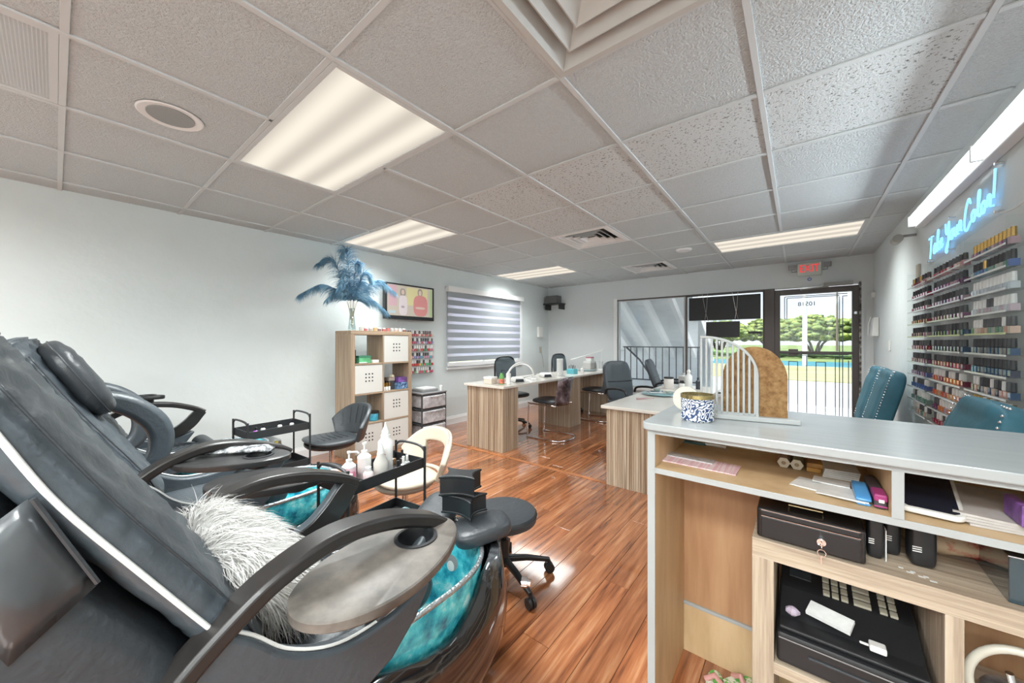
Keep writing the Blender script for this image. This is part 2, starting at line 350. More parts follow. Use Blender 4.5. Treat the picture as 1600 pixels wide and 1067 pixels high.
mb = MB(); mb.box(x0+.012, x1-.012, y0+.012, y0+.035, CZ-.002, CZ+.01).box(x0+.012, x1-.012, y1-.035, y1-.012, CZ-.002, CZ+.01).box(x0+.012, x0+.035, y0+.035, y1-.035, CZ-.002, CZ+.01).box(x1-.035, x1-.012, y0+.035, y1-.035, CZ-.002, CZ+.01); mb.build('frame', railm, t)
mb = MB()
for k in range(90): xx = x0+.036+k*.0060; mb.box(xx, xx+.0028, y0+.03, y1-.03, CZ+.001, CZ+.005)
for k in range(60): yy = y0+.036+k*.0090; mb.box(x0+.03, x1-.03, yy, yy+.003, CZ+.0015, CZ+.0055)
mb.build('perforated_mesh', railm, t)['kind'] = 'stuff'
B('backing', mat('dark duct', (.08, .075, .07), .7), t, x0+.03, x1-.03, y0+.03, y1-.03, CZ+.04, CZ+.05, bev=0)
t = thing('ceiling_speaker', 'round flush speaker in the ceiling tile at upper left', 'speaker', (-2.29, .335, CZ))
MB().lathe([(.085, .001), (.112, -.004), (.118, 0), (.085, .004)], (-2.29, .335, CZ), 40).build('ring', whitep, t, sm=True)
MB().lathe([(.001, -.002), (.084, -.0035), (.084, .003)], (-2.29, .335, CZ), 40).build('grille', mat('speaker grille', (.36, .38, .38), .7, bump=.6, bscale=400), t, sm=True)
t = thing('ceiling_disc', 'small round white disc on the ceiling before the exit sign', 'detector', (-1.02, 4.45, CZ))
MB().lathe([(.001, -.018), (.07, -.016), (.085, 0), (.085, .004)], (-1.02, 4.45, CZ), 28).build('cover', whitep, t, sm=True)

# ---- storefront windows
FY0, FY1 = YB+.02, YB+.08
def frame(name, x0, x1, z0, z1, fw=.035, m=bronze):
    mb = MB(); mb.box(x0, x0+fw, FY0, FY1, z0, z1).box(x1-fw, x1, FY0, FY1, z0, z1).box(x0+fw, x1-fw, FY0, FY1, z0, z0+fw).box(x0+fw, x1-fw, FY0, FY1, z1-fw, z1); o = struct(mb.build(name, m, bev=.003)); return o
w1 = frame('window_1', -2.45, -1.37, WZ0, WZ1, .022, mat('white aluminium', (.55, .57, .57), .4)); B('pane', winglass, w1, -2.43, -1.39, YB+.045, YB+.05, WZ0+.02, WZ1-.02, bev=0)
w2 = frame('window_2', -1.37, -.36, WZ0, WZ1, .022); B('pane', winglass, w2, -1.35, -.38, YB+.045, YB+.05, WZ0+.02, WZ1-.02, bev=0)
struct(B('trim_2', bronze, None, -.36, -.25, YB-.02, YB+.12, 0, WZ1)); struct(B('trim_3', whitep, None, -2.52, -2.46, YB-.012, YB+.0, WZ0-.05, WZ1+.03)); struct(B('trim_4', whitep, None, -2.52, -.36, YB-.03, YB, WZ0-.04, WZ0))
struct(B('trim_5', bronze, None, -2.46, -.25, YB-.004, YB+.03, WZ1-.012, WZ1+.006))
d = struct(MB().box(-.25, -.19, FY0-.02, FY1, 0, WZ1-.02).box(.52, .58, FY0-.02, FY1, 0, WZ1-.02).box(-.19, .52, FY0-.02, FY1, WZ1-.09, WZ1-.02).box(-.19, .52, FY0-.02, FY1, 0, .2).build('door_1', bronze, bev=.003))
B('pane', winglass, d, -.19, .52, YB+.045, YB+.05, .2, WZ1-.09, bev=0); B('push_bar', bronze, d, -.19, .52, FY0-.06, FY0-.02, 1.03, 1.065, bev=.006)
B('lock', chrome, d, .535, .565, FY0-.04, FY0-.02, 1.52, 1.56, bev=.008)
MB().box(-.1, .0, FY0-.05, FY0-.02, 1.0, 1.09).build('latch', bronze, d, bev=.004)
cl = MB(); cl.box(.25, .52, FY0-.1, FY0-.02, 1.885, 1.925); cl.cyl((.3, FY0-.06, 1.88), (.02, FY0-.09, 1.86), .008); cl.build('door_closer', mat('door closer', (.3, .29, .27), .45, metal=.5), d, bev=.004)
struct(MB().box(.58, .60, YB-.01, FY1, 0, WZ1+.02).build('trim_6', mat('worn frame', (.2, .19, .17), .5, vscale=20, ramp=[(.4, (.03, .028, .026)), (.55, (.2, .19, .17)), (.65, (.5, .48, .45))])))
struct(MB().box(.60, .625, YB-.014, YB, 0, WZ1+.02).build('trim_7', wallb))
text('10518', .075, 'house_number', mat('grey decal', (.10, .12, .12), .6), d, (.09, YB+.043, 1.68), (R(90), 0, 0), .0005, 1.0, True)
gm = mat('grille iron', (.10, .10, .12), .5)
g = thing('security_grille', 'thin dark iron security bars outside the glass door', 'security grille', (.16, YB+.16, 0))
GY = YB+.17
def bar(x0, z0, x1, z1): MB().sweep([(x0, GY, z0), (x1, GY, z1)], .009, .009, Vector((0, 1, 0))).build('bar', gm, g)
for x, zt in ((-.155, .5), (-.10, .92), (-.005, .92), (.09, 1.0), (.185, .92), (.28, .92), (.375, 1.0), (.50, .95)): bar(x, .05, x, zt)
for x in (.415, .445): bar(x, .05, x, 1.77)
bar(-.10, .92, -.005, .92); bar(.185, .92, .28, .92); bar(-.17, 1.0, .5, 1.0); bar(-.17, 1.02, .5, 1.02); bar(-.155, .5, -.17, .5)
bar(-.145, 1.80, .49, 1.80); bar(-.12, 1.78, .415, 1.78); bar(-.145, 1.80, -.145, 1.5); bar(-.12, 1.78, -.12, 1.5); bar(-.145, 1.5, -.12, 1.5); bar(.445, 1.77, .49, 1.77)
bar(-.17, .05, .5, .05)

# ---- hanging black boards in window 2
def sign(lb, x0, x1, z0, z1, y, th=.05):
    t = thing('hanging_sign', lb, 'sign', ((x0+x1)/2, y, z1), 'black boards hung in the shop window')
    B('board', blkplastic, t, x0, x1, y-th/2, y+th/2, z0, z1, bev=.004)
    mb = MB(); q = .012; mb.box(x0, x1, y-th/2-.004, y-th/2, z0, z0+q).box(x0, x1, y-th/2-.004, y-th/2, z1-q, z1).box(x0, x0+q, y-th/2-.004, y-th/2, z0+q, z1-q).box(x1-q, x1, y-th/2-.004, y-th/2, z0+q, z1-q); mb.build('rim', blkmetal, t)
    return t
t = sign('wide black back of a lit sign hanging high in the shop window', -1.29, -.40, 1.50, 1.84, 5.96)
for xx in (-1.08, -.70):
    MB().tube([(xx-.03, 5.93, 1.885), (xx+.02, 5.925, 1.6), (xx+.05, 5.93, 1.48)], .003, 5).build('chain', chrome, t)
    MB().tube([(xx+.04, 5.93, 1.885), (xx+.03, 5.925, 1.68), (xx+.0, 5.94, 1.47)], .003, 5).build('chain', chrome, t)
sign('smaller black sign back hanging below the wide one', -1.06, -.64, 1.25, 1.475, 5.96)
B('small_window_sign', blkplastic, None, -.55, -.40, 6.0, 6.01, 1.30, 1.33); tag(bpy.data.objects['small_window_sign'], 'tiny dark strip sign low on the window glass by the door', 'sign')
bpy.data.objects['small_window_sign'].location.y = .025

# ---- left window and zebra blind
wn = struct(MB().box(-4.0, -3.93, 3.5, 3.54, .84, 1.88).box(-4.0, -3.93, 5.06, 5.1, .84, 1.88).box(-4.0, -3.93, 3.54, 5.06, .84, .88).box(-4.0, -3.93, 3.54, 5.06, 1.84, 1.88).box(-3.99, -3.95, 4.28, 4.32, .88, 1.84).build('window_3', whitep)); wn.location.x = -.04
B('pane', winglass, wn, -4.0, -3.996, 3.54, 5.06, .88, 1.84, bev=0)
bt = thing('zebra_blind', 'grey and white striped roller blind on the left wall', 'blind', (-3.86, 4.3, 1.9))
def lx(y): return XL(y)
def strip(name, m, y0, y1, z0, z1, d0, d1):
    return MB().add([(lx(y)+d, y, z) for y in (y0, y1) for d in (d0, d1) for z in (z0, z1)], [(0, 1, 3, 2), (4, 6, 7, 5), (0, 4, 5, 1), (2, 3, 7, 6), (0, 2, 6, 4), (1, 5, 7, 3)]).build(name, m, bt)
strip('head_rail', whitep, 3.43, 5.16, 1.90, 1.975, .005, .08)
sheer = mat('sheer band', (.8, .78, .85), .8, emis=None, trans=0); 
tt = sheer.node_tree; pb = tt.nodes['Principled BSDF']; tr = N(tt, 'ShaderNodeBsdfTranslucent'); tr.inputs[0].default_value = (.85, .82, .95, 1); tp = N(tt, 'ShaderNodeBsdfTransparent'); m1 = N(tt, 'ShaderNodeMixShader'); m2 = N(tt, 'ShaderNodeMixShader'); m1.inputs[0].default_value = .5; m2.inputs[0].default_value = .35
tt.links.new(pb.outputs[0], m1.inputs[1]); tt.links.new(tr.outputs[0], m1.inputs[2]); tt.links.new(m1.outputs[0], m2.inputs[1]); tt.links.new(tp.outputs[0], m2.inputs[2]); tt.links.new(m2.outputs[0], tt.nodes['Material Output'].inputs[0])
band = mat('grey band', (.33, .36, .39), .7, bump=.3, bscale=200)
z = 1.90; nb = 9; pit = (1.90-.86)/(nb)
for k in range(nb):
    strip('grey_band', band, 3.45, 5.10, z-pit*.64, z, .03, .036); 
    if k < nb-1: strip('sheer_band', sheer, 3.45, 5.10, z-pit, z-pit*.64, .032, .034)
    z -= pit
strip('bottom_rail', whitep, 3.45, 5.10, .835, .885, .02, .045); strip('bottom_rail', whitep, 3.45, 5.10, .79, .825, .01, .03); strip('side_trim', whitep, 5.12, 5.17, .78, 1.90, .004, .03)

# ---- outside
def ext(name, lb, cat, x0, x1, y0, y1, z0, z1, m): return tag(B(name, m, None, x0, x1, y0, y1, z0, z1, bev=0), lb, cat)
gr = struct(B('ground', mat('pale concrete', (.66, .66, .64), .8, var=.12, vscale=2), None, -60, 60, 6.2, 9.2, -.2, -.06, bev=0))
ext('road', 'pale sunlit asphalt road seen through the glass door', 'road', -90, 90, 9.2, 15.2, -.22, -.1, mat('pale asphalt', (.36, .37, .38), .85, vscale=.5, var=.1))
ext('verge', 'dry yellow-green grass strip beyond the road', 'grass', -90, 90, 15.2, 24, -.22, -.08, mat('dry grass', (.32, .31, .15), .9, vscale=.4, var=.3))
ext('canal', 'bright blue-green band of water beyond the verge', 'canal', -90, 90, 24, 30, -.22, -.09, mat('canal water', (.03, .22, .29), .3))
ext('far_lawn', 'green lawn under the far trees', 'grass', -150, 150, 30, 160, -.22, -.1, mat('lawn', (.15, .2, .06), .9, vscale=.3, var=.3))
leafm = mat('foliage', (.18, .28, .06), .8, vscale=2.5, ramp=[(.35, (.05, .09, .02)), (.52, (.17, .23, .05)), (.68, (.38, .40, .09))])
bark = mat('bark', (.16, .13, .1), .9)
hd = MB(); rr = random.Random(3)
for k in range(900): x = rr.uniform(-60, 45); c = (x, 36+rr.uniform(-.5, .5), rr.uniform(.12, .3)); hd.ell(c, (.55, .5, .2), nu=6, nv=4)
tag(hd.build('hedge', mat('hedge leaves', (.12, .2, .07), .9, vscale=2, var=.5), sm='all'), 'low dark green hedge running under the far trees', 'hedge')
TL = ['far round-crowned green tree seen through the left side of the door glass', 'far green tree seen in the middle of the door glass', 'far green tree seen at the right of the door glass', 'far green tree half hidden by the door frame post', 'far tree seen low in the window under the black signs', 'far tree seen just left of the cork arch', 'far tree behind the striped arch rails', 'far tree hidden mostly by the stair wall']
for k, lb in enumerate(TL):
    x = [1.2, 5.6, 9.6, -2.6, -6.6, -10.5, -15, -20][k]; hgt = [3.3, 3.3, 3.4, 3.5, 2.9, 2.6, 2.8, 3][k]; y0 = 44+(k % 2)*7
    t = thing('tree', lb, 'tree', (x, y0, -.06))
    tr_ = MB()
    for a in range(6):
        an = a*1.05+k; tr_.tube([(x+.15*cos(an), y0+.15*sin(an), -.04), (x+.6*cos(an), y0+.5*sin(an), 1.0), (x+1.6*cos(an), y0+1.3*sin(an), 2.0)], [.12, .09, .04], 6)
    tr_.build('trunk', bark, t); cr_ = MB(); rr = random.Random(k)
    for j in range(620):
        a = rr.uniform(0, 2*pi); q = math.sqrt(rr.random())*3.3; zz = 1.35+rr.random()**.8*(hgt-1.0)*math.sqrt(max(.05, 1-(q/3.5)**2))
        s_ = rr.uniform(.18, .42); cr_.ell((x+q*cos(a), y0+q*sin(a), zz), (s_, s_, s_*.6), nu=6, nv=4)
    cr_.build('crown', leafm, t, sm='all')
def pole(x, y, h, r, m, lb): tag(MB().cyl((x, y, -.08), (x, y, h), r, r*.6, 10).build('street_pole', m, sm=True), lb, 'pole')
pole(.28, 24.5, 14, .11, whitep, 'tall white lamp post beyond the road'); pole(2.4, 38, 5.4, .09, bark, 'thin dark utility pole among the far trees')
t = thing('far_building', 'small pale office block far away above the trees', 'building', (-18, 95, 0))
B('wall', mat('far wall', (.6, .63, .66), .8), t, -24, -12, 92, 98, 0, 9, bev=0)
for zz in (4.2, 6, 7.6):
    for k in range(6): B('window', mat('far glass', (.2, .25, .3), .3), t, -23.5+k*1.9, -22+k*1.9, 91.9, 92, zz, zz+.9, bev=0)
# sloping stair underside outside the first window
sof = thing('stair_underside', 'white boarded underside of an outdoor stair sloping down outside the window', 'staircase', (-2.2, 7.2, 0))
sw = mat('white boards', (.84, .86, .86), .7, var=.04, vscale=6)
jm = mat('white joist', (.93, .93, .92), .6); sl = .57
def sz(y): return 2.02-(y-6.3)*sl
for k in range(16):
    y0 = 6.22+k*.14; y1 = y0+.135; MB().add([(x, y, sz(y)+dz) for x in (-4.2, -1.36) for y in (y0, y1) for dz in (.0, .03)], [(0, 1, 3, 2), (4, 6, 7, 5), (0, 4, 5, 1), (2, 3, 7, 6), (0, 2, 6, 4), (1, 5, 7, 3)]).build('board', sw, sof)
for x in (-3.35, -2.92, -2.50, -2.08, -1.66): MB().add([(xx, y, sz(y)+dz) for xx in (x-.035, x+.035) for y in (6.22, 8.1) for dz in (-.14, .0)], [(0, 1, 3, 2), (4, 6, 7, 5), (0, 4, 5, 1), (2, 3, 7, 6), (0, 2, 6, 4), (1, 5, 7, 3)]).build('joist', jm, sof)
B('end_wall', sw, sof, -4.2, -1.36, 8.1, 8.2, -.1, 1.04, bev=0); B('post', sw, sof, -1.36, -1.16, 6.9, 7.1, -.1, 3.2, bev=.01); B('cross_beam', sw, sof, -4.2, -1.16, 6.9, 7.1, 2.3, 2.5, bev=.01)
rg = thing('stair_railing', 'dark iron railing with upright bars outside the window', 'railing', (-1.9, 6.75, 0)); im = mat('iron', (.12, .13, .14), .5)
MB().box(-2.62, -1.3, 6.73, 6.77, 1.08, 1.1).build('top_rail', im, rg); MB().box(-2.62, -1.3, 6.73, 6.77, .48, .5).build('bottom_rail', im, rg)
for k in range(12): x = -2.6+k*.115; MB().box(x, x+.012, 6.74, 6.76, .5, 1.08).build('baluster', im, rg)
MB().sweep([(-2.55, 6.72, 1.08), (-2.3, 6.72, .85), (-2.05, 6.72, .5)], .02, .03, Vector((0, 1, 0))).build('diagonal_rail', im, rg)

# ================================================================ PEDICURE CHAIRS (row along the left, facing the street)
def sup(a, b, e, t):
    f = lambda x: (abs(x)**(2/e))*(1 if x >= 0 else -1); return a*f(cos(t)), b*f(sin(t))
def back_mesh(stations, hw, th, off, tuft=0, e=3.2, n=56, bulge=0, seg=8):
    """loft across x; stations (Y,z) along the front face, off = distance behind the front"""
    S = spline([(0, y, z) for y, z in stations], seg); loops = []; K = seg/8
    for i, p in enumerate(S):
        d = (S[min(i+1, len(S)-1)]-S[max(i-1, 0)]).normalized(); nb = Vector((0, -d.z, d.y)) if d.z > 0 else Vector((0, d.z, -d.y))
        nb = Vector((0, -abs(d.z), -abs(d.y)*1.0)).normalized()
        endf = min(1, i/(3*K)+.25, (len(S)-1-i)/(3*K)+.25); l = []
        for j in range(n):
            t = 2*pi*j/n; x, q = sup(hw*(1-.06*(1-endf)), th*(.45+.55*endf), e, t); front = q < 0
            extra = 0
            if front and bulge: extra = -bulge*max(0, 1-(x/hw)**2)
            if front and tuft and endf >= 1: extra += tuft*(abs(cos(pi*(i/K/5+x/.11)))*abs(cos(pi*(i/K/5-x/.11))))**1.5*max(0, 1-(x/(hw*.85))**4)
            if tuft and abs(x) > hw*.72: extra += .0013*sin(i*1.15+2.2*sin(i*.37)+(3 if x > 0 else 0))*endf; x *= 1+.0028*sin(i*1.15+2.2*sin(i*.37))
            l.append(p+nb*(off+th+q+extra)+Vector((x, 0, 0)))
        loops.append(l)
    return MB().loft(loops)
ST = [(.27, .60), (.2, .735), (.068, .95), (-.043, 1.15), (-.075, 1.205)]
ARM = [(.0, .50), (.06, .585), (.118, .656), (.184, .71), (.263, .757), (.373, .785), (.497, .772), (.611, .731), (.665, .70)]
def pedi_chair(cx, label, right='wood', left='wood', headrest=True, pocket=True):
    t = thing('pedicure_chair', label, 'pedicure chair', (cx, .4, 0), 'pedicure chairs')
    X = lambda x: cx+x
    def T(mb): mb.T = Matrix.Translation((cx, 0, 0)); return mb
    def put(mb, name, m, par=t, **k):
        mb.v = [(a+cx, b, c) for a, b, c in mb.v]; return mb.build(name, m, par, **k)
    bk = put(back_mesh(ST, .228, .043, .0, tuft=.014, bulge=.016, seg=18), 'backrest', leather, sm='all')
    put(back_mesh([(.30, .55), (.2, .735), (.068, .95), (-.043, 1.15), (-.06, 1.18)], .232, .12, .086, e=6), 'back_shell', leatherd, sm='all')
    for s in (-1, 1):
        P = spline([(s*.228, .20, .655), (s*.23, .184, .676), (s*.231, .09, .83), (s*.231, .008, .968), (s*.231, -.043, 1.078), (s*.225, -.09, 1.18)], 5)
        put(MB().tube([p+Vector((0, -.004, -.002)) for p in P], .0042, 8), 'piping', pipingm, bk, sm='all')
        Q = spline([(s*.214, .255, .60), (s*.216, .195, .733), (s*.216, .063, .948), (s*.214, -.046, 1.148)], 6)
        put(MB().tube([p+Vector((0, -.004, -.004)) for p in Q], .0022, 5), 'seam', leatherd, bk, sm='all')
    if headrest:
        M = Matrix.Rotation(R(29), 3, 'X')
        hr_ = put(MB().ell((0, .052, 1.055), (.172, .046, .15), e=3.0, nu=48, nv=24, M=M, fn=lambda q: q+Vector((0, .0018*sin(q.z*140+q.x*9), 0))), 'headrest', leatherd, sm='all')
        put(MB().tube([(sup(.173, .151, 3.0, 2*pi*j/60)[0], (.052+(M @ Vector((0, .004, sup(.173, .151, 3.0, 2*pi*j/60)[1]))).y), 1.055+(M @ Vector((0, .004, sup(.173, .151, 3.0, 2*pi*j/60)[1]))).z) for j in range(60)], .0028, 5, closed=True), 'seam', leatherd, hr_, sm='all')
    # seat
    put(MB().ell((0, .40, .455), (.205, .24, .06), e=4, nu=40, nv=12), 'seat', leather, sm='all')
    P = [(sup(.2, .236, 4, 2*pi*j/48)[0], .40+sup(.2, .236, 4, 2*pi*j/48)[1], .487) for j in range(48)]
    put(MB().tube(P, .004, 6, closed=True), 'piping', pipingm, sm='all')
    put(MB().cyl((-.19, .635, .485), (.19, .635, .485), .05, n=24), 'leg_rest', leatherd, sm=True, bev=.012)
    put(MB().prism([(.57, .45), (.61, .45), (.64, .36), (.61, .35)], 'yz', -.18, .18), 'calf_flap', leatherd, bev=.006)
    # side panels and arms
    for s, kind in ((1, right), (-1, left)):
        rim = [(.17, .70), (.223, .655), (.275, .597), (.346, .552), (.415, .534), (.512, .537), (.598, .561)]
        rimS = [(p.y, p.z) for p in spline([(0, a, b) for a, b in rim], 4)]
        low = [(.615, .555), (.57, .49), (.50, .43), (.40, .40), (.25, .39), (.08, .42), (.06, .50), (.12, .62)]
        put(MB().prism(rimS+low, 'yz', s*.215, s*.262), 'side_panel', leather, sm=True, bev=.010, seg=3)
        put(MB().tube([(s*.248, y+.0, z+.004) for y, z in rimS], .0035, 6), 'piping', pipingm, sm='all')
        if kind == 'wood':
            A = spline([(s*.235, y, z) for y, z in ARM], 5)
            wd = [.066]*len(A); put(MB().sweep([p-Vector((0, 0, .014)) for p in A], wd, .034), 'armrest', blackwood, sm=True, bev=.002)
            Sx = spline([(s*.235, .655, .70), (s*.235, .625, .67), (s*.235, .585, .62), (s*.235, .53, .578), (s*.235, .46, .555)], 5); n_ = len(Sx)
            put(MB().sweep(Sx, [.05]*n_, [.045+.022*sin(pi*i/(n_-1)) for i in range(n_)]), 'arm_pad', leather, sm=True, bev=.008, seg=3)
            put(MB().sweep([p-Vector((s*.028, .0, 0))for p in Sx], .008, [.05+.022*sin(pi*i/(n_-1)) for i in range(n_)]), 'arm_trim', blackwood, sm=True)
        else:
            C = spline([(s*.235, .02, .90), (s*.235, .10, .945), (s*.235, .20, .91), (s*.235, .28, .83), (s*.235, .305, .74), (s*.235, .28, .65), (s*.235, .2, .58)], 6); n_ = len(C)
            put(MB().sweep(C, .085, [.055+.035*sin(pi*i/(n_-1)) for i in range(n_)]), 'arm_pad', leather, sm=True, bev=.012, seg=3)
    # tub: black shell with a cut-away side, glass bowl inside
    n = 72; loops = []
    def plan(a, yc, b, e, th): x, y = sup(a, b, e, th); return x, yc+y
    def top(y):
        K = [(-.3, .40), (.45, .40), (.49, .40), (.60, .345), (.70, .325), (.766, .345), (.825, .395), (.875, .44), (.95, .462), (1.2, .462)]
        for (a, za), (b, zb) in zip(K, K[1:]):
            if a <= y <= b: u = (y-a)/(b-a); u = u*u*(3-2*u); return za+(zb-za)*u
        return .42
    rings = []
    for (a, yc, b, e, zf) in ((.20, .45, .54, 3, 0), (.225, .46, .565, 3.4, .05), (.258, .47, .60, 3.8, .17), (.264, .47, .605, 3.8, .28), (.25, .47, .58, 3.6, 1), (.235, .465, .55, 3.4, 1.01), (.222, .46, .53, 3.2, .8)):
        l = []
        for j in range(n):
            th = 2*pi*j/n; x, y = plan(a, yc, b, e, th); tz = top(y)
            z = zf if zf < .2 else (min(zf, tz-.03) if zf < .5 else (tz if zf == 1 else tz+.004 if zf > 1 else tz-.12))
            l.append((x, y, z))
        rings.append(l)
    body = put(MB().loft(rings, cap=False).add(rings[0], [tuple(range(n))]), 'tub_body', gloss, sm='all')
    yb, ab, bb_ = .655, .232, .325
    bowl = [[(plan(ab*k, yb+o, bb_*k, 2.6, 2*pi*j/n)[0], plan(ab*k, yb+o, bb_*k, 2.6, 2*pi*j/n)[1], z) for j in range(n)] for k, z, o in ((.62, .16, -.02), (.82, .22, -.01), (.93, .32, 0), (1, .455, 0), (.965, .46, 0), (.90, .36, 0), (.80, .27, 0), (.72, .255, 0), (.68, .20, 0), (.5, .19, 0), (.02, .19, 0))]
    bw = put(MB().loft(bowl), 'foot_bowl', teal, sm='all')
    put(MB().tube([(plan(ab*.985, yb, bb_*.985, 2.6, 2*pi*j/96)[0], plan(ab*.985, yb, bb_*.985, 2.6, 2*pi*j/96)[1], .461) for j in range(96)], .0085, 6, closed=True), 'rope_rim', ropem, bw, sm='all')
    Mx = Matrix.Rotation(R(80), 3, 'X')
    for r0, r1, mm in ((.058, .045, whiteplastic), (.038, .028, greyplastic), (.02, .004, whiteplastic)): put(MB().lathe([(r1, .014), (r0, .010), (r0, 0)], (-.02, .955-(.058-r0)*.25, .33), 28, Mx), 'water_jet', acr if mm is whiteplastic and r0 > .05 else mm, bw, sm=True)
    if pocket:
        for s in (1,):
            pk = MB(); H = []
            for i in range(7):
                for j in range(7):
                    u, v = i/6, j/6; y = -.022+.06*u-.075*v; z = .985-.143*u-.065*v; H.append((.2335+.02*sin(pi*u)*sin(pi*v)*(1+.4*sin(5*u+7*v)), y, z))
            pk.add(H, [(a*7+b, a*7+b+1, a*7+b+8, a*7+b+7) for a in range(6) for b in range(6)])
            pko = put(pk, 'pocket', mat('shiny pocket leather', (.05, .055, .06), .22, bump=.6, bscale=9), sm='all'); md = pko.modifiers.new('s', 'SOLIDIFY'); md.thickness = .008
            put(MB().tube([(.2365, -.018, .985), (.2365, .010, .915), (.2365, .038, .846)], .0035, 6), 'zip', leatherd, pko)
    return t, put
def tray(par, cx, cy, z, rz, m=None, a=.122, b=.212, hole=(-.0, .09), name='side_tray', post=True):
    n = 56; h = Vector((hole[0], hole[1])); M = Matrix.Translation((cx, cy, z)) @ Matrix.Rotation(rz, 4, 'Z')
    def ring(k, zz): return [(a*k*cos(2*pi*j/n)*(1-.12*sin(2*pi*j/n)), b*k*sin(2*pi*j/n), zz) for j in range(n)]
    def hr(r, zz): r *= 1.22; return [(h.x+r*cos(2*pi*j/n), h.y+r*sin(2*pi*j/n), zz) for j in range(n)]
    mb = MB(); mb.T = M; mb.loft([hr(.037, -.024), ring(.97, -.024), ring(1, -.019), ring(1, -.003), ring(.975, 0), hr(.043, 0)], cap=False)
    o = mb.build(name, m or traym, par, sm=True)
    mb = MB(); mb.T = M; mb.loft([hr(.043, 0), hr(.043, .003), hr(.036, .0035), hr(.034, -.002), hr(.032, -.045), hr(.0005, -.047)], cap=False); mb.build('cup_holder', blkplastic, o, sm=True)
    if post: mb = MB(); mb.T = M; mb.cyl((-.02, .06, -.06), (-.02, .06, -.018), .012, n=12); mb.build('pivot', chrome, o)
    return o
traydk = mat('matt black tray', (.03, .03, .031), .38)
C1, C2, C3 = -1.02, -2.07, -3.12
t1, put1 = pedi_chair(C1, 'nearest pedicure chair in front, black leather with teal foot bowl', headrest=False)
tray(t1, -.735, .472, .70, R(10)); tray(t1, -1.475, .47, .705, R(-40), m=traydk, a=.115, b=.19, post=False)
put1(MB().cyl((.245, 1.035, .33), (.262, 1.045, .33), .017, n=20).cyl((.262, 1.045, .33), (.275, 1.05, .33), .012, n=20), 'knob', chrome, sm=True)
# foot pads on the front rim
def pad(par, cx, cy, cz, rz, m=leatherd, name='foot_pad'):
    M = Matrix.Rotation(rz, 3, 'Z') @ Matrix.Rotation(R(8), 3, 'X'); return MB().ell((cx, cy, cz), (.078, .108, .031), e=3.6, nu=32, nv=12, M=M).build(name, m, par, sm='all')
p1 = pad(t1, -1.165, .985, .495, R(25)); p2 = pad(t1, -.925, .985, .495, R(-30))
MB().cyl((-1.045, 1.0, .38), (-1.045, 1.0, .49), .015).tube([(-1.165, .99, .475), (-1.045, 1.0, .47), (-.92, .99, .475)], .01, 8).build('pad_bracket', blkmetal, t1)
# stacked booster blocks
def block(lb, cx, cy, z0, z1, rz, m=blkplastic):
    a, b = .072, .055; side = []
    for (p, q, c) in (((-a, -b), (a, -b), .012), ((a, -b), (a, b), -.014), ((a, b), (-a, b), .012), ((-a, b), (-a, -b), -.014)):
        for k in range(6):
            u = k/6; nx, ny = (q[1]-p[1]), -(q[0]-p[0]); L_ = math.hypot(nx, ny); bow = c*1.6*sin(pi*u)
            side.append((p[0]+(q[0]-p[0])*u-nx/L_*abs(bow), p[1]+(q[1]-p[1])*u-ny/L_*abs(bow)))
    t = thing('foot_block', lb, 'block', (cx, cy, z0), 'foot blocks'); M = Matrix.Translation((cx, cy, 0)) @ Matrix.Rotation(rz, 4, 'Z')
    h = z1-z0
    mb = MB(); mb.T = M; mb.prism([(x*.93, y*.93) for x, y in side], 'xy', z0+h*.12, z1-h*.12); mb.build('waist', m, t, sm=True)
    for k, (u, v) in enumerate(((0, .14), (.86, 1))):
        mb = MB(); mb.T = M; mb.prism(side, 'xy', z0+h*u, z0+h*v); mb.build('rim', m, t, sm=True, bev=.003)
block('black curved plastic block lying on the foot pad, lower of the stack', -1.015, .985, .530, .600, R(8)); block('black curved plastic block on top of the stack on the foot pads', -1.035, .985, .602, .678, R(30))

t2, put2 = pedi_chair(C2, 'middle pedicure chair, black leather with padded headrest and tray holding a plastic packet', left='C', pocket=False)
tray(t2, -1.755, .44, .735, R(-42), m=traydk, a=.115, b=.205)
t3, put3 = pedi_chair(C3, 'farthest pedicure chair, nearest the left wall, with raised black side tray', right='C', pocket=False)
tray(t3, -3.30, .30, .845, R(-35), m=traydk, a=.06, b=.17, hole=(0, .07))
pd = MB()
for k in range(5):
    q = .10+k*.06; pd.tube([(C3-.12, .42+q*.5-.08, .513), (C3, .42+q*.5, .517), (C3+.12, .42+q*.5-.08, .513)], .0035, 5)
pd.build('quilted_stitching', leatherd, t3)
# packet of liners on the tray
pk = MB(); n = 28; loops = []
rr = random.Random(4)
for i in range(11):
    u = i/10; wv = .035*(.45+.55*min(1, u*3)); th = .012*(1 if .1 < u < .95 else .35)
    loops.append([(wv*cos(2*pi*j/n)*(1+rr.uniform(-.08, .08)), -.13+.27*u, th*sin(2*pi*j/n)+th+rr.uniform(-.002, .002)) for j in range(n)])
pk.T = Matrix.Translation((-1.80, .45, .738)) @ Matrix.Rotation(R(-40), 4, 'Z'); pk.loft(loops)
tag(pk.build('liner_packet', mat('clear wrap over grey', (.3, .31, .32), .15, vscale=40, ramp=[(.4, (.10, .11, .12)), (.5, (.28, .29, .3)), (.62, (.75, .76, .76))], bump=.8, bscale=50), sm='all'), 'crinkled clear plastic packet lying on the black tray', 'packet')

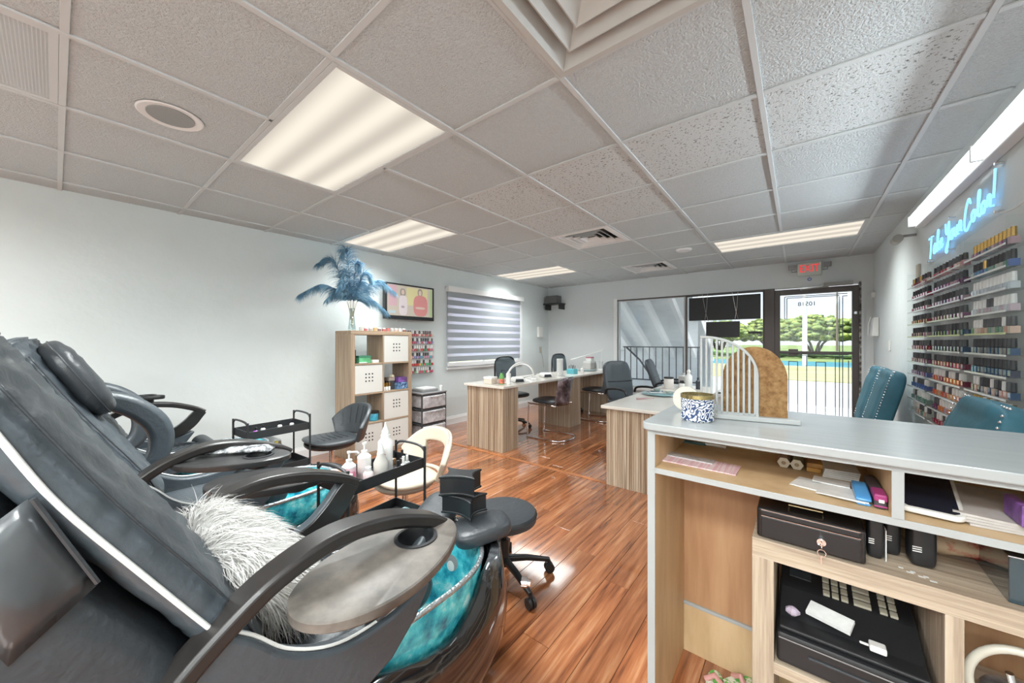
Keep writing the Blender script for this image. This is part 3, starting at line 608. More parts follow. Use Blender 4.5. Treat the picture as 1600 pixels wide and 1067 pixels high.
# fluffy pillow
fp = thing('fluffy_pillow', 'shaggy white fur pillow on the nearest pedicure chair', 'pillow', (C1-.03, .27, .62))
cpos = Vector((C1-.03, .285, .66)); MP = Matrix.Rotation(R(-42), 3, 'X') @ Matrix.Rotation(R(6), 3, 'Y')
rp = (.175, .15, .062)
MB().ell(cpos, rp, e=2.5, nu=36, nv=20, M=MP).build('cushion', furb, fp, sm='all')
fu = MB(); rr = random.Random(9)
for k in range(5200):
    th = rr.uniform(0, 2*pi); ph = math.asin(rr.uniform(-.5, 1)); d = Vector((cos(ph)*cos(th), cos(ph)*sin(th), sin(ph)))
    f = lambda x: (abs(x)**.8)*(1 if x >= 0 else -1)
    p = cpos+MP @ Vector((rp[0]*f(d.x), rp[1]*f(d.y), rp[2]*f(d.z))); nn = (MP @ Vector((d.x/rp[0], d.y/rp[1], d.z/rp[2]))).normalized()
    clump = sin(p.x*60)+sin(p.y*47+2)
    g = (Vector((.35+.35*clump, .25-.3*clump, -.9))+Vector((rr.uniform(-.5, .5), rr.uniform(-.5, .5), 0))); ln = rr.uniform(.035, .085); pts = [p]; v = nn*1.1
    for q in range(4): v = (v+g*.28).normalized(); 
    v = nn*1.0+g*.15
    for q in range(4): v = (v+g*.42-nn*max(0, -v.normalized().dot(nn))*1.2).normalized(); pts.append(pts[-1]+v*ln/4)
    sd = (pts[1]-pts[0]).cross(Vector((rr.uniform(-1, 1), rr.uniform(-1, 1), .4))).normalized()
    vs = []
    for q, pt in enumerate(pts): wq = .0013*(1-q/4.6); vs += [pt-sd*wq, pt+sd*wq]
    fu.add(vs, [(2*q, 2*q+1, 2*q+3, 2*q+2) for q in range(4)])
fo = fu.build('fur', furm, fp, w=True, sm='all'); fo['kind'] = 'stuff'

# ================================================================ TROLLEYS
def trolley(lb, cx, cy, rz, L=.37, W=.30, H=.65):
    t = thing('salon_trolley', lb, 'trolley', (cx, cy, 0), 'black metal trolleys')
    def put(mb, name, m=blkmetal, **k): mb.v = [(a+cx, b+cy, c) for a, b, c in mb.v]; return mb.build(name, m, t, **k)
    for z in (.16, .38, H-.045):
        mb = MB(); a, b, h = W/2, L/2, .045; q = .004
        mb.box(-a, a, -b, b, z, z+q).box(-a, -a+q, -b, b, z, z+h).box(a-q, a, -b, b, z, z+h).box(-a+q, a-q, -b, -b+q, z, z+h).box(-a+q, a-q, b-q, b, z, z+h); put(mb, 'tray')
    for s in (-1, 1):
        P = spline([(-W/2-.004, s*(L/2+.004), .04), (-W/2-.004, s*(L/2+.004), H), (-W/2+.0, s*(L/2+.004), H+.035), (-W/2+.04, s*(L/2+.004), H+.055), (W/2-.04, s*(L/2+.004), H+.055), (W/2, s*(L/2+.004), H+.035), (W/2+.004, s*(L/2+.004), H), (W/2+.004, s*(L/2+.004), .04)], 4)
        put(MB().tube(P, .006, 8), 'frame_tube', sm=True)
    for sx in (-1, 1):
        for s in (-1, 1): put(MB().cyl((sx*W/2-.008, s*L/2, .022), (sx*W/2+.008, s*L/2, .022), .022, n=14), 'caster', blkplastic, sm=True)
    t.rotation_euler[2] = rz; return t
trolley('black metal trolley crowded with lotion bottles behind the nearest armrest', -1.438, .862, R(6), L=.38, W=.19)
def TP(a, b): x, y = a*.19, (b-.5)*.38; q = R(6); return round(-1.438+x*cos(q)-y*sin(q), 4), round(.862+x*sin(q)+y*cos(q), 4)
trolley('low black metal trolley of tools against the left wall', -2.62, .86, R(3), L=.34, W=.22, H=.66)
def bottle(name, lb, x, y, z, prof, m, parts=(), cat='bottle', group=None, label=None):
    """prof lathe; parts = list of (name, profile, material, dz)"""
    t = thing(name, lb, cat, (x, y, z), group)
    MB().lathe(prof, (x, y, z), 20).build('body', m, t, sm=True)
    for nm, pr_, mm in parts: MB().lathe(pr_, (x, y, z), 16).build(nm, mm, t, sm=True)
    if label: MB().lathe([(prof[1][0]+.0006, label[0]), (prof[1][0]+.0006, label[1])], (x, y, z), 20, cap=False).build('paper_label', label[2], t, sm=True)
    return t
def pump(par, x, y, z, m, a=0, s=1):
    MB().cyl((x, y, z), (x, y, z+.03*s), .004*s, n=8).box(x-.006*s, x+.006*s, y-.006*s, y+.006*s, z+.03*s, z+.038*s).tube([(x, y, z+.034*s), (x+.03*s*cos(a), y+.03*s*sin(a), z+.033*s), (x+.036*s*cos(a), y+.036*s*sin(a), z+.026*s)], .0035*s, 6).build('pump', m, par)
TZ = .609
pinkl = mat('pink liquid', (.75, .28, .38), .3, vscale=30, ramp=[(.45, (.75, .18, .30)), (.55, (.80, .60, .66))])
wh = whiteplastic; red = mat('red print', (.6, .03, .08), .5)
x, y = TP(.1, .14); b = bottle('lotion_bottle', 'pump bottle with pink label standing left on the trolley', x, y, TZ, [(.024, 0), (.026, .003), (.026, .085), (.012, .10), (.012, .11)], wh, label=(.015, .08, pinkl)); pump(b, x, y, TZ+.105, wh, 1.0)
x, y = TP(-.12, .40); b = bottle('lotion_bottle', 'plain white pump bottle in the middle of the trolley', x, y, TZ, [(.026, 0), (.028, .003), (.028, .09), (.012, .105), (.012, .115)], wh); pump(b, x, y, TZ+.11, wh, 2.4)
x, y = TP(.14, .52); bottle('nozzle_bottle', 'translucent nozzle bottle with wide shoulders in the trolley middle', x, y, TZ, [(.028, 0), (.03, .003), (.03, .06), (.016, .09), (.016, .10)], mat('milky plastic', (.6, .58, .54), .3), [('nozzle', [(.014, .10), (.014, .115), (.004, .145), (.002, .16)], wh)])
x, y = TP(-.1, .68); bottle('tall_bottle', 'tallest white nozzle bottle with red print at the trolley back', x, y, TZ, [(.03, 0), (.032, .003), (.032, .13), (.02, .145), (.02, .16)], wh, [('nozzle', [(.017, .16), (.017, .175), (.005, .20), (.003, .215)], wh)])
text('DL', .022, 'red_print', red, bpy.data.objects['tall_bottle'], (x+.021, y-.027, TZ+.085), (R(90), 0, R(38)), .0006)
x, y = TP(.32, .08); bottle('small_bottle', 'small clear bottle with white cap at the near corner of the trolley', x, y, TZ, [(.014, 0), (.015, .002), (.015, .04), (.009, .05)], mat('pale pink bottle', (.72, .55, .58), .25), [('cap', [(.01, .05), (.01, .066), (.001, .067)], wh)])
x, y = TP(.3, .30); bottle('small_bottle', 'small white tub bottle next to the pink one', x, y, TZ, [(.019, 0), (.02, .002), (.02, .045), (.012, .055)], mat('blush plastic', (.78, .66, .66), .3), [('cap', [(.012, .055), (.012, .07), (.001, .071)], wh)])
for k, (a_, b_, lb, h, c) in enumerate([(.25, .80, 'white polish bottle nearest the far handle of the trolley', .045, (.75, .74, .72)), (.15, .90, 'second slim white bottle at the far end of the trolley', .04, (.7, .72, .74)), (-.1, .93, 'dark dropper bottle at the far end of the trolley', .05, (.05, .04, .04)), (.3, .70, 'glass dropper bottle with white label in the trolley', .04, (.55, .5, .42)), (-.25, .86, 'amber glass bottle behind the slim white ones', .05, (.35, .2, .1))]):
    x, y = TP(a_, b_); bottle('polish_bottle', lb, x, y, TZ, [(.011, 0), (.012, .002), (.012, h*.55), (.006, h*.65)], mat('bp%d' % k, c, .25), [('cap', [(.007, h*.65), (.006, h*1.35), (.001, h*1.36)], wh if k < 2 else blkplastic)], group='polish bottles on the trolley')
x, y = TP(-.26, .14); bag = MB().ell((x, y, TZ+.034), (.036, .045, .03), e=2, nu=20, nv=12, fn=lambda q: q+Vector((.006*sin(q.y*90), 0, .005*sin(q.x*120+q.y*60))))
tag(bag.build('cotton_bag', mat('peach cotton bag', (.75, .42, .28), .5, vscale=25, ramp=[(.45, (.72, .36, .22)), (.55, (.80, .74, .7))]), sm='all'), 'peach and white bag of cotton behind the pink pump bottle', 'bag')
# masks and towels on the low tray
mk = mat('pale blue mask', (.42, .62, .66), .8, bump=.2, bscale=60)
for k, (x, y, a) in enumerate([(-1.46, .92, 60), (-1.45, .98, 80), (-1.44, .86, 100), (-1.44, .92, 85)]):
    M = Matrix.Translation((x, y, .388+k*.005)) @ Matrix.Rotation(R(a), 4, 'Z'); mb = MB(); mb.T = M; vs = []
    for i in range(9):
        for j in range(2): vs.append((-.085+.17*i/8, -.045+.09*j, .004*(i % 2)+.0))
    mb.add(vs, [(2*i, 2*i+1, 2*i+3, 2*i+2) for i in range(8)]); o = mb.build('face_mask', mk, None); md = o.modifiers.new('s', 'SOLIDIFY'); md.thickness = .003
    tag(o, ['folded pale blue face mask at the bottom of the heap on the trolley middle shelf', 'pleated pale blue mask pointing to the beige chair', 'pale blue mask lying across the heap', 'topmost pale blue mask of the heap on the trolley middle shelf'][k], 'mask', 'face masks on the trolley middle shelf')
for k, (x, y, c, lb) in enumerate([(-2.56, .75, (.35, .08, .45), 'purple-capped bottle on the trolley by the left wall'), (-2.60, .80, (.6, .6, .6), 'pale bottle beside the purple-capped one'), (-2.62, .90, (.55, .55, .54), 'small silver jar with spray top on the wall trolley'), (-2.62, .97, (.5, .5, .5), 'last grey spray bottle at the far end of the wall trolley')]):
    bottle('tool_bottle', lb, x, y, .619, [(.012, 0), (.013, .002), (.013, .03), (.006, .036)], mat('tb%d' % k, c, .3), [('cap', [(.006, .036), (.006, .055), (.001, .056)], blkplastic)], group='bottles on the wall trolley')
for k, (y, c, lb) in enumerate([(.80, (.7, .15, .2), 'red striped nail file hanging in the wall trolley'), (.86, (.7, .6, .1), 'yellow nail file standing in the wall trolley')]):
    tag(B('nail_file', mat('file%d' % k, c, .6), None, -2.60, -2.58, y, y+.018, .384, .56), lb, 'nail file')

# ================================================================ STOOLS AND SHELL CHAIRS
def star(par, x, y, r, m, n=5, a0=0, z=.055, hub=.018, cast=True):
    for k in range(n):
        a = a0+2*pi*k/n; P = [(x+q*cos(a), y+q*sin(a), zz) for q, zz in ((.02, z+.045), (r*.5, z+.035), (r, z+.008))]
        MB().sweep(P, [.034, .03, .022], [.03, .024, .02], Vector((-sin(a), cos(a), 0))).build('base_arm', m, par, sm=True, bev=.003)
        if cast:
            cx, cy = x+r*cos(a), y+r*sin(a); c = MB()
            for s in (-1, 1): c.cyl((cx-sin(a)*s*.004, cy+cos(a)*s*.004, .024), (cx-sin(a)*s*.018, cy+cos(a)*s*.018, .024), .024, n=16)
            c.cyl((cx, cy, .03), (cx, cy, .06), .008, n=8); c.build('caster', blkplastic, par, sm=True)
t = thing('round_stool', 'black round stool on five casters in the middle foreground', 'stool', (-1.16, 1.40, 0))
SX, SY = -1.16, 1.40
MB().lathe([(.001, .285), (.14, .285), (.163, .30), (.166, .325), (.158, .342), (.13, .350), (.001, .352)], (SX, SY, 0), 40).build('seat', leatherd, t, sm=True)
MB().lathe([(.1665, .322), (.168, .326), (.1665, .330)], (SX, SY, 0), 40, cap=False).build('piping', leatherd, t, sm=True)
MB().cyl((SX, SY, .07), (SX, SY, .20), .026, n=16).cyl((SX, SY, .2), (SX, SY, .29), .014, n=16).build('gas_lift', blkplastic, t, sm=True)
star(t, SX, SY, .24, blkplastic, a0=math.atan2(-.077, .205))
def shell_chair(lb, cx, cy, zs, rz, m, m2, opening, group=None, r=.17, basechrome=True):
    t = thing('salon_chair', lb, 'chair', (cx, cy, 0), group)
    mb = MB(); mb.lathe([(.001, zs-.07), (r*.9, zs-.065), (r, zs-.045), (r*1.0, zs-.03)], (cx, cy, 0), 36).build('seat_base', m2, t, sm=True)
    mb = MB().ell((cx, cy, zs-.02), (r*1.02, r*1.05, .03), e=2.6, nu=40, nv=12, fn=lambda q: q+Vector((0, 0, .02*max(0, -q.x/r)**2))); mb.build('seat', m, t, sm='all')
    # curved back at +x, thick lofted band; opening low in the middle
    def pt(u, v):   # u -1..1 around, v 0..1 up
        a = u*R(62)*(1+.1*v); rad = r*(1.05+.28*v); x = cos(a)*rad*1.05; y = sin(a)*rad*(1.05+.05*v); return Vector((cx+x, cy+y, zs-.02+.27*v-.15*v*abs(u)**2.6))
    nu, nv = 24, 12; vs, fs = [], []
    idx = {}
    for i in range(nu+1):
        for j in range(nv+1):
            idx[i, j] = len(vs); vs.append(pt(-1+2*i/nu, j/nv))
    for i in range(nu):
        for j in range(nv):
            u = abs(-1+2*(i+.5)/nu); v = (j+.5)/nv
            if opening and u < .42 and .1 < v < .66: continue
            fs.append((idx[i, j], idx[i+1, j], idx[i+1, j+1], idx[i, j+1]))
    o = MB().add(vs, fs).build('backrest', m, t, sm='all'); md = o.modifiers.new('s', 'SOLIDIFY'); md.thickness = .035; md.offset = 1; md = o.modifiers.new('b', 'BEVEL'); md.width = .01; md.segments = 3; md.limit_method = 'ANGLE'
    for k in range(-3, 4) if not opening else ():
        MB().tube([pt(k/4.2, v)*1.0+Vector((-.004, 0, 0)) for v in (.35, .5, .65, .8, .92)], .003, 5).build('quilt_seam', leatherd, o)
    if opening: MB().tube([pt(u/10, .98 if abs(u) < 7.5 else .83)+Vector((.012, 0, .004)) for u in range(-8, 9)], .005, 6).build('welt', m2, o, sm=True)
    else:
        for k in range(6): x = cx-r*.7+k*.045; MB().tube([(x, cy-.12, zs+.012), (x-.02, cy, zs+.013), (x, cy+.12, zs+.012)], .0025, 5).build('quilt_seam', leatherd, t)
    MB().cyl((cx, cy, .07), (cx, cy, zs-.06), .02, n=14).build('gas_lift', chrome, t, sm=True)
    star(t, cx, cy, .2, chrome if basechrome else blkplastic, a0=.3)
    t.rotation_euler[2] = rz; return t
beige = mat('beige vinyl', (.50, .43, .345), .4, bump=.15, bscale=40); beiged = mat('beige welt', (.30, .27, .23), .5)
shell_chair('beige vinyl stool with open curved backrest on chrome base', -1.93, 1.36, .36, R(82), beige, beiged, True, r=.185)
shell_chair('black quilted low-back chair in front of the cube shelf', -3.03, 1.42, .40, R(86), leatherd, blkplastic, False, r=.2)

# ================================================================ CUBE SHELF against the left wall
SX0, SX1, SY0, SY1, SZ = -3.80, -3.475, 1.82, 2.54, 1.30
t = thing('cube_shelf', 'tall grey oak cube shelf with white perforated inserts against the left wall', 'shelf', ((SX0+SX1)/2, (SY0+SY1)/2, 0))
E_ = .042; B('side_panel', oak, t, SX0, SX1, SY0, SY0+E_, 0, SZ-E_); B('side_panel', oak, t, SX0, SX1, SY1-E_, SY1, 0, SZ-E_)
oaky = mat('grey oak along', (.4, .3, .21), .5, stretch=(40, 1.5, 40), vscale=1.1, ramp=[(.3, (.27, .19, .13)), (.6, (.43, .32, .22)), (.8, (.52, .41, .30))])
B('top_panel', oaky, t, SX0, SX1, SY0, SY1, SZ-E_, SZ); B('bottom_panel', oaky, t, SX0, SX1, SY0+E_, SY1-E_, 0, E_)
ym = (SY0+SY1)/2; ch = (SZ-2*E_-3*.014)/4; cells = []
for k in range(1, 4): z = E_+k*ch+(k-1)*.014; B('shelf_board', oaky, t, SX0, SX1, SY0+E_, SY1-E_, z, z+.014, bev=.001)
for k in range(4):
    z = E_+k*(ch+.014); B('divider', oak, t, SX0, SX1, ym-.007, ym+.007, z, z+ch, bev=.001)
    cells.append((z, z+ch))
holem = mat('insert hole', (.02, .02, .02), .8)
def insert(y0, y1, k):
    z0, z1 = cells[k]; z0 += .002; z1 -= .004; f = B('insert_door', mat('white insert', (.66, .66, .63), .4), t, SX1-.31, SX1-.004, y0+.002, y1-.002, z0, z1, bev=.003)
    cy, cz = (y0+y1)/2, (z0+z1)/2+.015; mb = MB()
    for a in (-1, 0, 1):
        for b in (-1, 0, 1): mb.box(SX1-.0042, SX1-.0036, cy+a*.036-.0075, cy+a*.036+.0075, cz+b*.036-.0075, cz+b*.036+.0075)
    mb.build('finger_hole', holem, f)
L0, L1, R0, R1 = SY0+E_, ym-.007, ym+.007, SY1-E_
insert(R0, R1, 3); insert(L0, L1, 2); insert(R0, R1, 1); insert(R0, R1, 0); insert(L0, L1, 0)
# things on the shelves
z3 = cells[3][0]+.001; z2 = cells[2][0]+.001; z1 = cells[1][0]+.001
def boxthing(name, lb, cat, x0, x1, y0, y1, z0, z1, m, m2=None, group=None, rz=0):
    t = thing(name, lb, cat, ((x0+x1)/2, (y0+y1)/2, z0), group); B('box', m, t, x0, x1, y0, y1, z0, z1, bev=.003)
    if m2: B('lid', m2, t, x0-.002, x1+.002, y0-.002, y1+.002, z1-.25*(z1-z0), z1+.002, bev=.002)
    t.rotation_euler[2] = rz; return t
green = mat('green box', (.12, .42, .2), .5, vscale=30, var=.4)
boxthing('tissue_box', 'green patterned box in the top left cube', 'box', -3.62, -3.52, 1.93, 2.06, z3, z3+.075, green, mat('dark green', (.05, .2, .12), .5))
boxthing('soap_box', 'small white box beside the green box', 'box', -3.58, -3.50, 2.07, 2.14, z3, z3+.03, wh)
t = thing('photo_frame', 'dark photo frame leaning in the top left cube', 'frame', (-3.55, 1.885, z3)); B('frame', blkmetal, t, -3.60, -3.50, 1.875, 1.885, z3, z3+.14); B('picture', mat('blue print', (.08, .2, .35), .4, vscale=12, var=.6), t, -3.59, -3.51, 1.874, 1.8865, z3+.01, z3+.13)
tag(MB().ell((-3.50, 1.96, z3+.006), (.02, .05, .006), nu=12, nv=6).build('cloth_strip', wh, sm='all'), 'crumpled white strip hanging at the shelf edge by the green box', 'cloth')
purple = mat('purple box', (.18, .08, .3), .4, vscale=30, var=.6); blackbox = mat('black box', (.05, .05, .055), .5)
boxthing('cosmetic_box', 'purple box at the right of the second row cube', 'box', -3.60, -3.50, 2.38, 2.49, z2+.075, z2+.13, purple, None, 'boxes in the second row cube')
boxthing('cosmetic_box', 'blue and silver box lying under the purple box', 'box', -3.61, -3.49, 2.36, 2.49, z2, z2+.072, mat('blue pattern', (.1, .22, .4), .35, vscale=35, ramp=[(.4, (.03, .06, .16)), (.55, (.15, .3, .5)), (.7, (.6, .7, .8))]), None, 'boxes in the second row cube')
boxthing('cosmetic_box', 'black and beige box in the middle of the second row cube', 'box', -3.62, -3.53, 2.28, 2.35, z2, z2+.13, blackbox, mat('beige lid', (.35, .3, .26), .6), 'boxes in the second row cube')
boxthing('paper_card', 'tall pale blue card at the back of the second row cube', 'card', -3.74, -3.735, 2.20, 2.30, z2, z2+.24, mat('pale blue card', (.5, .58, .68), .6))
t = thing('white_rose', 'small cream rose ornament on the black box', 'ornament', (-3.57, 2.345, z2+.135))
for k in range(9): a = k*2.4; r_ = .004*k**.7; MB().ell((-3.57+r_*cos(a), 2.345+r_*sin(a), z2+.15-.001*k), (.012, .012, .014), nu=10, nv=6).build('petal', mat('cream', (.75, .68, .5), .6), t, sm='all')
for k in range(3):
    bottle('gold_bottle', ['gold topped white bottle at the left end of the second row cube', 'gold topped white bottle second from left in the cube', 'gold topped white bottle third from left in the cube'][k], -3.50, 2.205+k*.03, z2, [(.011, 0), (.012, .002), (.012, .04), (.008, .045)], wh, [('cap', [(.011, .045), (.011, .085), (.001, .086)], mat('gold', (.6, .38, .1), .25, metal=.9))], group='gold topped bottles')
bluem = mat('blue tub', (.05, .3, .42), .3, vscale=20, var=.4)
bottle('blue_jar', 'bright blue jar with dark lid on the third row shelf', -3.55, 2.11, z1, [(.045, 0), (.048, .003), (.048, .075), (.044, .08)], bluem, [('lid', [(.05, .078), (.05, .10), (.001, .102)], blkplastic)], cat='jar')
tag(MB().ell((-3.58, 1.98, z1+.075), (.05, .09, .075), e=2.4, fn=lambda q: q+Vector((.006*sin(q.z*80), 0, .01*sin(q.y*60)))).build('plastic_bag', mat('grey plastic bag', (.6, .6, .58), .35, vscale=16, ramp=[(.42, (.22, .22, .21)), (.52, (.6, .6, .58)), (.6, (.75, .75, .73))], bump=.6, bscale=20), sm='all'), 'crumpled white and grey plastic bag in the third row cube', 'bag')
# jars on top
JC = [(.55, .55, .5), (.62, .2, .22), (.5, .45, .4), (.65, .45, .2), (.3, .2, .2), (.55, .16, .16), (.6, .18, .16), (.5, .5, .5), (.68, .42, .36), (.66, .66, .6), (.25, .12, .1)]
JN = ['clear', 'rose', 'grey-white', 'amber', 'brown', 'red', 'second red', 'silver', 'peach', 'cream', 'dark red']
JP = ['nearest the vase', 'after the clear one', 'left of the amber one', 'left of the middle', 'in the middle', 'right of the brown one', 'just right of the other red one', 'right of the two red ones', 'right of the silver one', 'last but one on the right', 'at the right end']
jp = None
for k in range(11):
    y = 1.95+k*.052; c = mat('jar%d' % k, JC[k], .35); lb = '%s powder jar on the shelf top, %s' % (JN[k], JP[k])
    bottle('powder_jar', lb, -3.52, y, SZ+.001, [(.018, 0), (.019, .002), (.019, .022), (.017, .024)], c, [('lid', [(.0195, .023), (.0195, .036), (.001, .037)], whiteplastic if k % 3 else c)], cat='jar', group='powder jars on the cube shelf')
# vase of dyed plumes
VX, VY = -3.58, 1.885
t = thing('plume_vase', 'clear glass vase of tall blue dyed plumes on the cube shelf', 'vase', (VX, VY, SZ))
MB().lathe([(.001, .002), (.035, .002), (.038, .02), (.028, .10), (.022, .17), (.030, .23), (.028, .23), (.020, .17), (.026, .10), (.034, .02), (.001, .012)], (VX, VY, SZ), 28, cap=False).build('glass_vase', glass('vase glass', (.86, .9, .9), .25), t, sm='all')
plb = mat('blue plume', (.14, .27, .38), .75, vscale=9, ramp=[(.35, (.08, .19, .30)), (.55, (.17, .33, .45)), (.75, (.34, .50, .60))]); stemm = mat('tan stem', (.45, .36, .22), .7)
rr = random.Random(21)
PL = [((-.05, -.32, .68), .9), ((.05, -.12, .78), 1), ((.0, -.50, .38), 1), ((.06, -.28, .33), .85), ((.05, -.13, .55), .8), ((.05, .05, .66), .8), ((.1, .16, .56), .9), ((.06, .46, .50), 1), ((.1, .34, .25), .95), ((.1, -.20, .42), .7), ((-.05, .20, .46), .8)]
for dx, sc_ in PL:
    base = Vector((VX, VY, SZ+.03)); tip = Vector((VX+dx[0], VY+dx[1], SZ+dx[2])); neck = Vector((VX+dx[0]*.2, VY+dx[1]*.12, SZ+.30))
    up = Vector((VX+dx[0]*.6, VY+dx[1]*.55, SZ+.30+(dx[2]-.22)*.85)); tip = tip+Vector((0, 0, -.05*abs(dx[1])/.4))
    S = spline([base, neck, up, tip], 10); pl = MB(); pl.tube(S, [.0025]*len(S), 5); m0 = len(S)//3
    for k in range(950):
        u = rr.random(); i = m0+u*(len(S)-2-m0); i0 = int(i); p = S[i0].lerp(S[i0+1], i-i0); d = (S[i0+1]-S[i0]).normalized()
        sd = d.cross(Vector((rr.uniform(-1, 1), rr.uniform(-1, 1), rr.uniform(-1, 1)))).normalized(); ln = sc_*rr.uniform(.09, .19)*(1-.4*u)
        v = (d*1.1+sd*.55).normalized(); pts = [p]
        for q in range(4): v = (v+Vector((0, 0, -.42))).normalized(); pts.append(pts[-1]+v*ln/4)
        s2 = v.cross(Vector((rr.uniform(-1, 1), rr.uniform(-1, 1), .1))).normalized(); vs = []
        for q, pt in enumerate(pts): wq = .0022*(1-q/4.5); vs += [pt-s2*wq, pt+s2*wq]
        pl.k = 1; pl.add(vs, [(2*q, 2*q+1, 2*q+3, 2*q+2) for q in range(4)])
    pl.build('plume', [stemm, plb], t, sm='all')

# ---- television
t = thing('television', 'wall-mounted flat television showing two women, right of the plumes', 'television', (-3.84, 2.74, 1.66))
TX = -3.80; ty0, ty1, tz0, tz1 = 2.40, 3.13, 1.46, 1.895
B('case', blkplastic, t, TX-.05, TX, ty0, ty1, tz0, tz1, bev=.004)
def scr(m, name, y0, y1, z0, z1, d=.001): return MB().add([(TX+d, y0, z0), (TX+d, y1, z0), (TX+d, y1, z1), (TX+d, y0, z1)], [(0, 1, 2, 3)]).build(name, m, SCR)
def em(name, c, s=.36):
    c = tuple(.62*q+.38*g for q, g in zip(c, (.40, .38, .35))); return mat(name, tuple(q*.3 for q in c), .3, emis=c, es=s)
SCR = None; SCR = MB().add([(TX+.001, ty0+.03, tz0+.045), (TX+.001, ty1-.03, tz0+.045), (TX+.001, ty1-.03, tz1-.02), (TX+.001, ty0+.03, tz1-.02)], [(0, 1, 2, 3)]).build('screen', em('scr bg', (.42, .36, .28)), t)
def sc2(m, y0, y1, z0, z1, d, e=2.4, name='screen_shape'):
    return MB().add([(TX+d, (y0+y1)/2+sup((y1-y0)/2, (z1-z0)/2, e, 2*pi*j/24)[0], (z0+z1)/2+sup((y1-y0)/2, (z1-z0)/2, e, 2*pi*j/24)[1]) for j in range(24)], [tuple(range(24))]).build(name, m, SCR)
sc2(em('s yellow', (.55, .50, .18)), 2.70, 3.02, 1.64, 1.86, .0015, 30); sc2(em('s pink', (.50, .25, .32)), 2.45, 2.56, 1.62, 1.87, .0016, 30); sc2(em('s green', (.22, .38, .08)), 3.06, 3.095, 1.51, 1.87, .0017, 30)
sc2(em('s dark hair', (.12, .09, .07)), 2.605, 2.685, 1.74, 1.84, .002); sc2(em('s skin', (.55, .38, .30)), 2.625, 2.668, 1.765, 1.825, .0022); sc2(em('s dress', (.60, .52, .55)), 2.59, 2.71, 1.51, 1.755, .0024, 3.5); sc2(em('s print', (.25, .18, .22)), 2.62, 2.67, 1.60, 1.63, .0026)
sc2(em('s dark hair', (.1, .1, .1)), 2.865, 2.94, 1.765, 1.86, .002); sc2(em('s skin', (.5, .3, .24)), 2.88, 2.925, 1.775, 1.84, .0022); sc2(em('s red dress', (.50, .08, .08)), 2.80, 3.02, 1.51, 1.775, .0024, 3); sc2(em('s skin', (.5, .3, .24)), 2.83, 2.98, 1.60, 1.63, .0026); sc2(em('s logo', (.35, .50, .55)), 2.45, 2.545, 1.53, 1.565, .0028, 30)
tag(MB().tube(spline([(-3.86, 2.60, 1.46), (-3.92, 2.61, 1.3), (-3.93, 2.60, 1.1)], 4), .003, 5).build('tv_cable', whiteplastic, None), 'thin cable below the television', 'cable')
# ---- small polish display by the television
t = thing('polish_display', 'white wall rack of six rows of small colour bottles beside the cube shelf', 'display rack', (-3.9, 3.0, 1.05))
PY0, PY1, PZ0, PZ1 = 2.70, 3.20, .76, 1.345
B('back_panel', whitep, t, -3.93, -3.915, PY0, PY1, PZ0, PZ1); 
for k in range(6): z = PZ0+.012+k*.096; B('ledge', acr, t, -3.915, -3.875, PY0, PY1, z, z+.004, bev=0); B('lip', acr, t, -3.877, -3.875, PY0, PY1, z+.004, z+.018, bev=0)
rc = random.Random(5); rowc = [[(.5, .1, .15), (.1, .35, .15), (.7, .65, .6)], [(.1, .35, .15), (.55, .08, .08), (.7, .4, .1)], [(.7, .6, .15), (.1, .35, .4), (.55, .3, .4), (.2, .3, .55)], [(.55, .07, .08), (.6, .25, .3), (.12, .25, .15)], [(.6, .5, .5), (.5, .1, .15), (.3, .25, .45)], [(.55, .4, .3), (.5, .12, .12), (.75, .6, .5)]]
capm = [mat('cap%d' % k, c, .4) for k, c in enumerate([(.02, .02, .024), (.7, .7, .68), (.07, .07, .075), (.10, .06, .06)])]
ORD14 = ['first', 'second', 'third', 'fourth', 'fifth', 'sixth', 'seventh', 'eighth', 'ninth', 'tenth', 'eleventh', 'twelfth', 'thirteenth', 'fourteenth']
ORD = ['top', 'second', 'third', 'fourth', 'fifth', 'sixth', 'seventh', 'eighth', 'ninth', 'tenth', 'eleventh']
def bmesh_(bm, cm, w, h, name='polish_bottle'):
    mb = MB(); mb.box(-w/2, w/2, -w/2, w/2, 0, h*.42); mb.lathe([(w*.25, h*.42), (w*.36, h*.46), (w*.33, h), (w*.02, h)], (0, 0, 0), 8); mb.m = [0]*6+[1]*(len(mb.m)-6)
    o = mb.build(name, [bm, cm], None, bev=0); COL.objects.unlink(o); return o.data
cache = {}
def cname(c):
    r, g, b = c
    if max(c) < .09: return 'black'
    if max(c)-min(c) < .09: return 'grey' if max(c) < .4 else 'pale'
    if r >= g and r >= b: return ('red' if r > .45 and g < .15 else 'pink' if b > .22 else 'orange' if g < r*.62 else 'gold' if b < .25 else 'beige') if r > .25 else ('plum' if b > g else 'brown')
    return 'green' if g >= b else ('blue' if r < g else 'purple')
CN = ['black', 'white', 'dark grey', 'brown', 'gold']
def pb(x, y, z, c, cap, w, h, lb, group, cat='bottle'):
    k = (c, cap.name, w, h)
    if k not in cache: cache[k] = bmesh_(mat('polish %.2f %.2f %.2f' % c, c, .15, coat=.5), cap, w, h)
    o = bpy.data.objects.new('polish_bottle', cache[k]); COL.objects.link(o); o.location = (x, y, z); return tag(o, lb, cat, group)
for r_ in range(6):
    z = PZ0+.0165+r_*.096
    for k in range(14):
        c = rc.choice(rowc[r_]); cap = capm[1] if rc.random() < .35 else rc.choice(capm)
        pb(-3.896, PY0+.025+k*.0345, z, c, cap, .027, .074, '%s bottle, %s cap, %s from left, %s row of wall rack beside television' % (cname(c), CN[capm.index(cap)], ORD14[k], ORD[5-r_]), 'small bottles on the %s row beside the television' % ORD[5-r_])

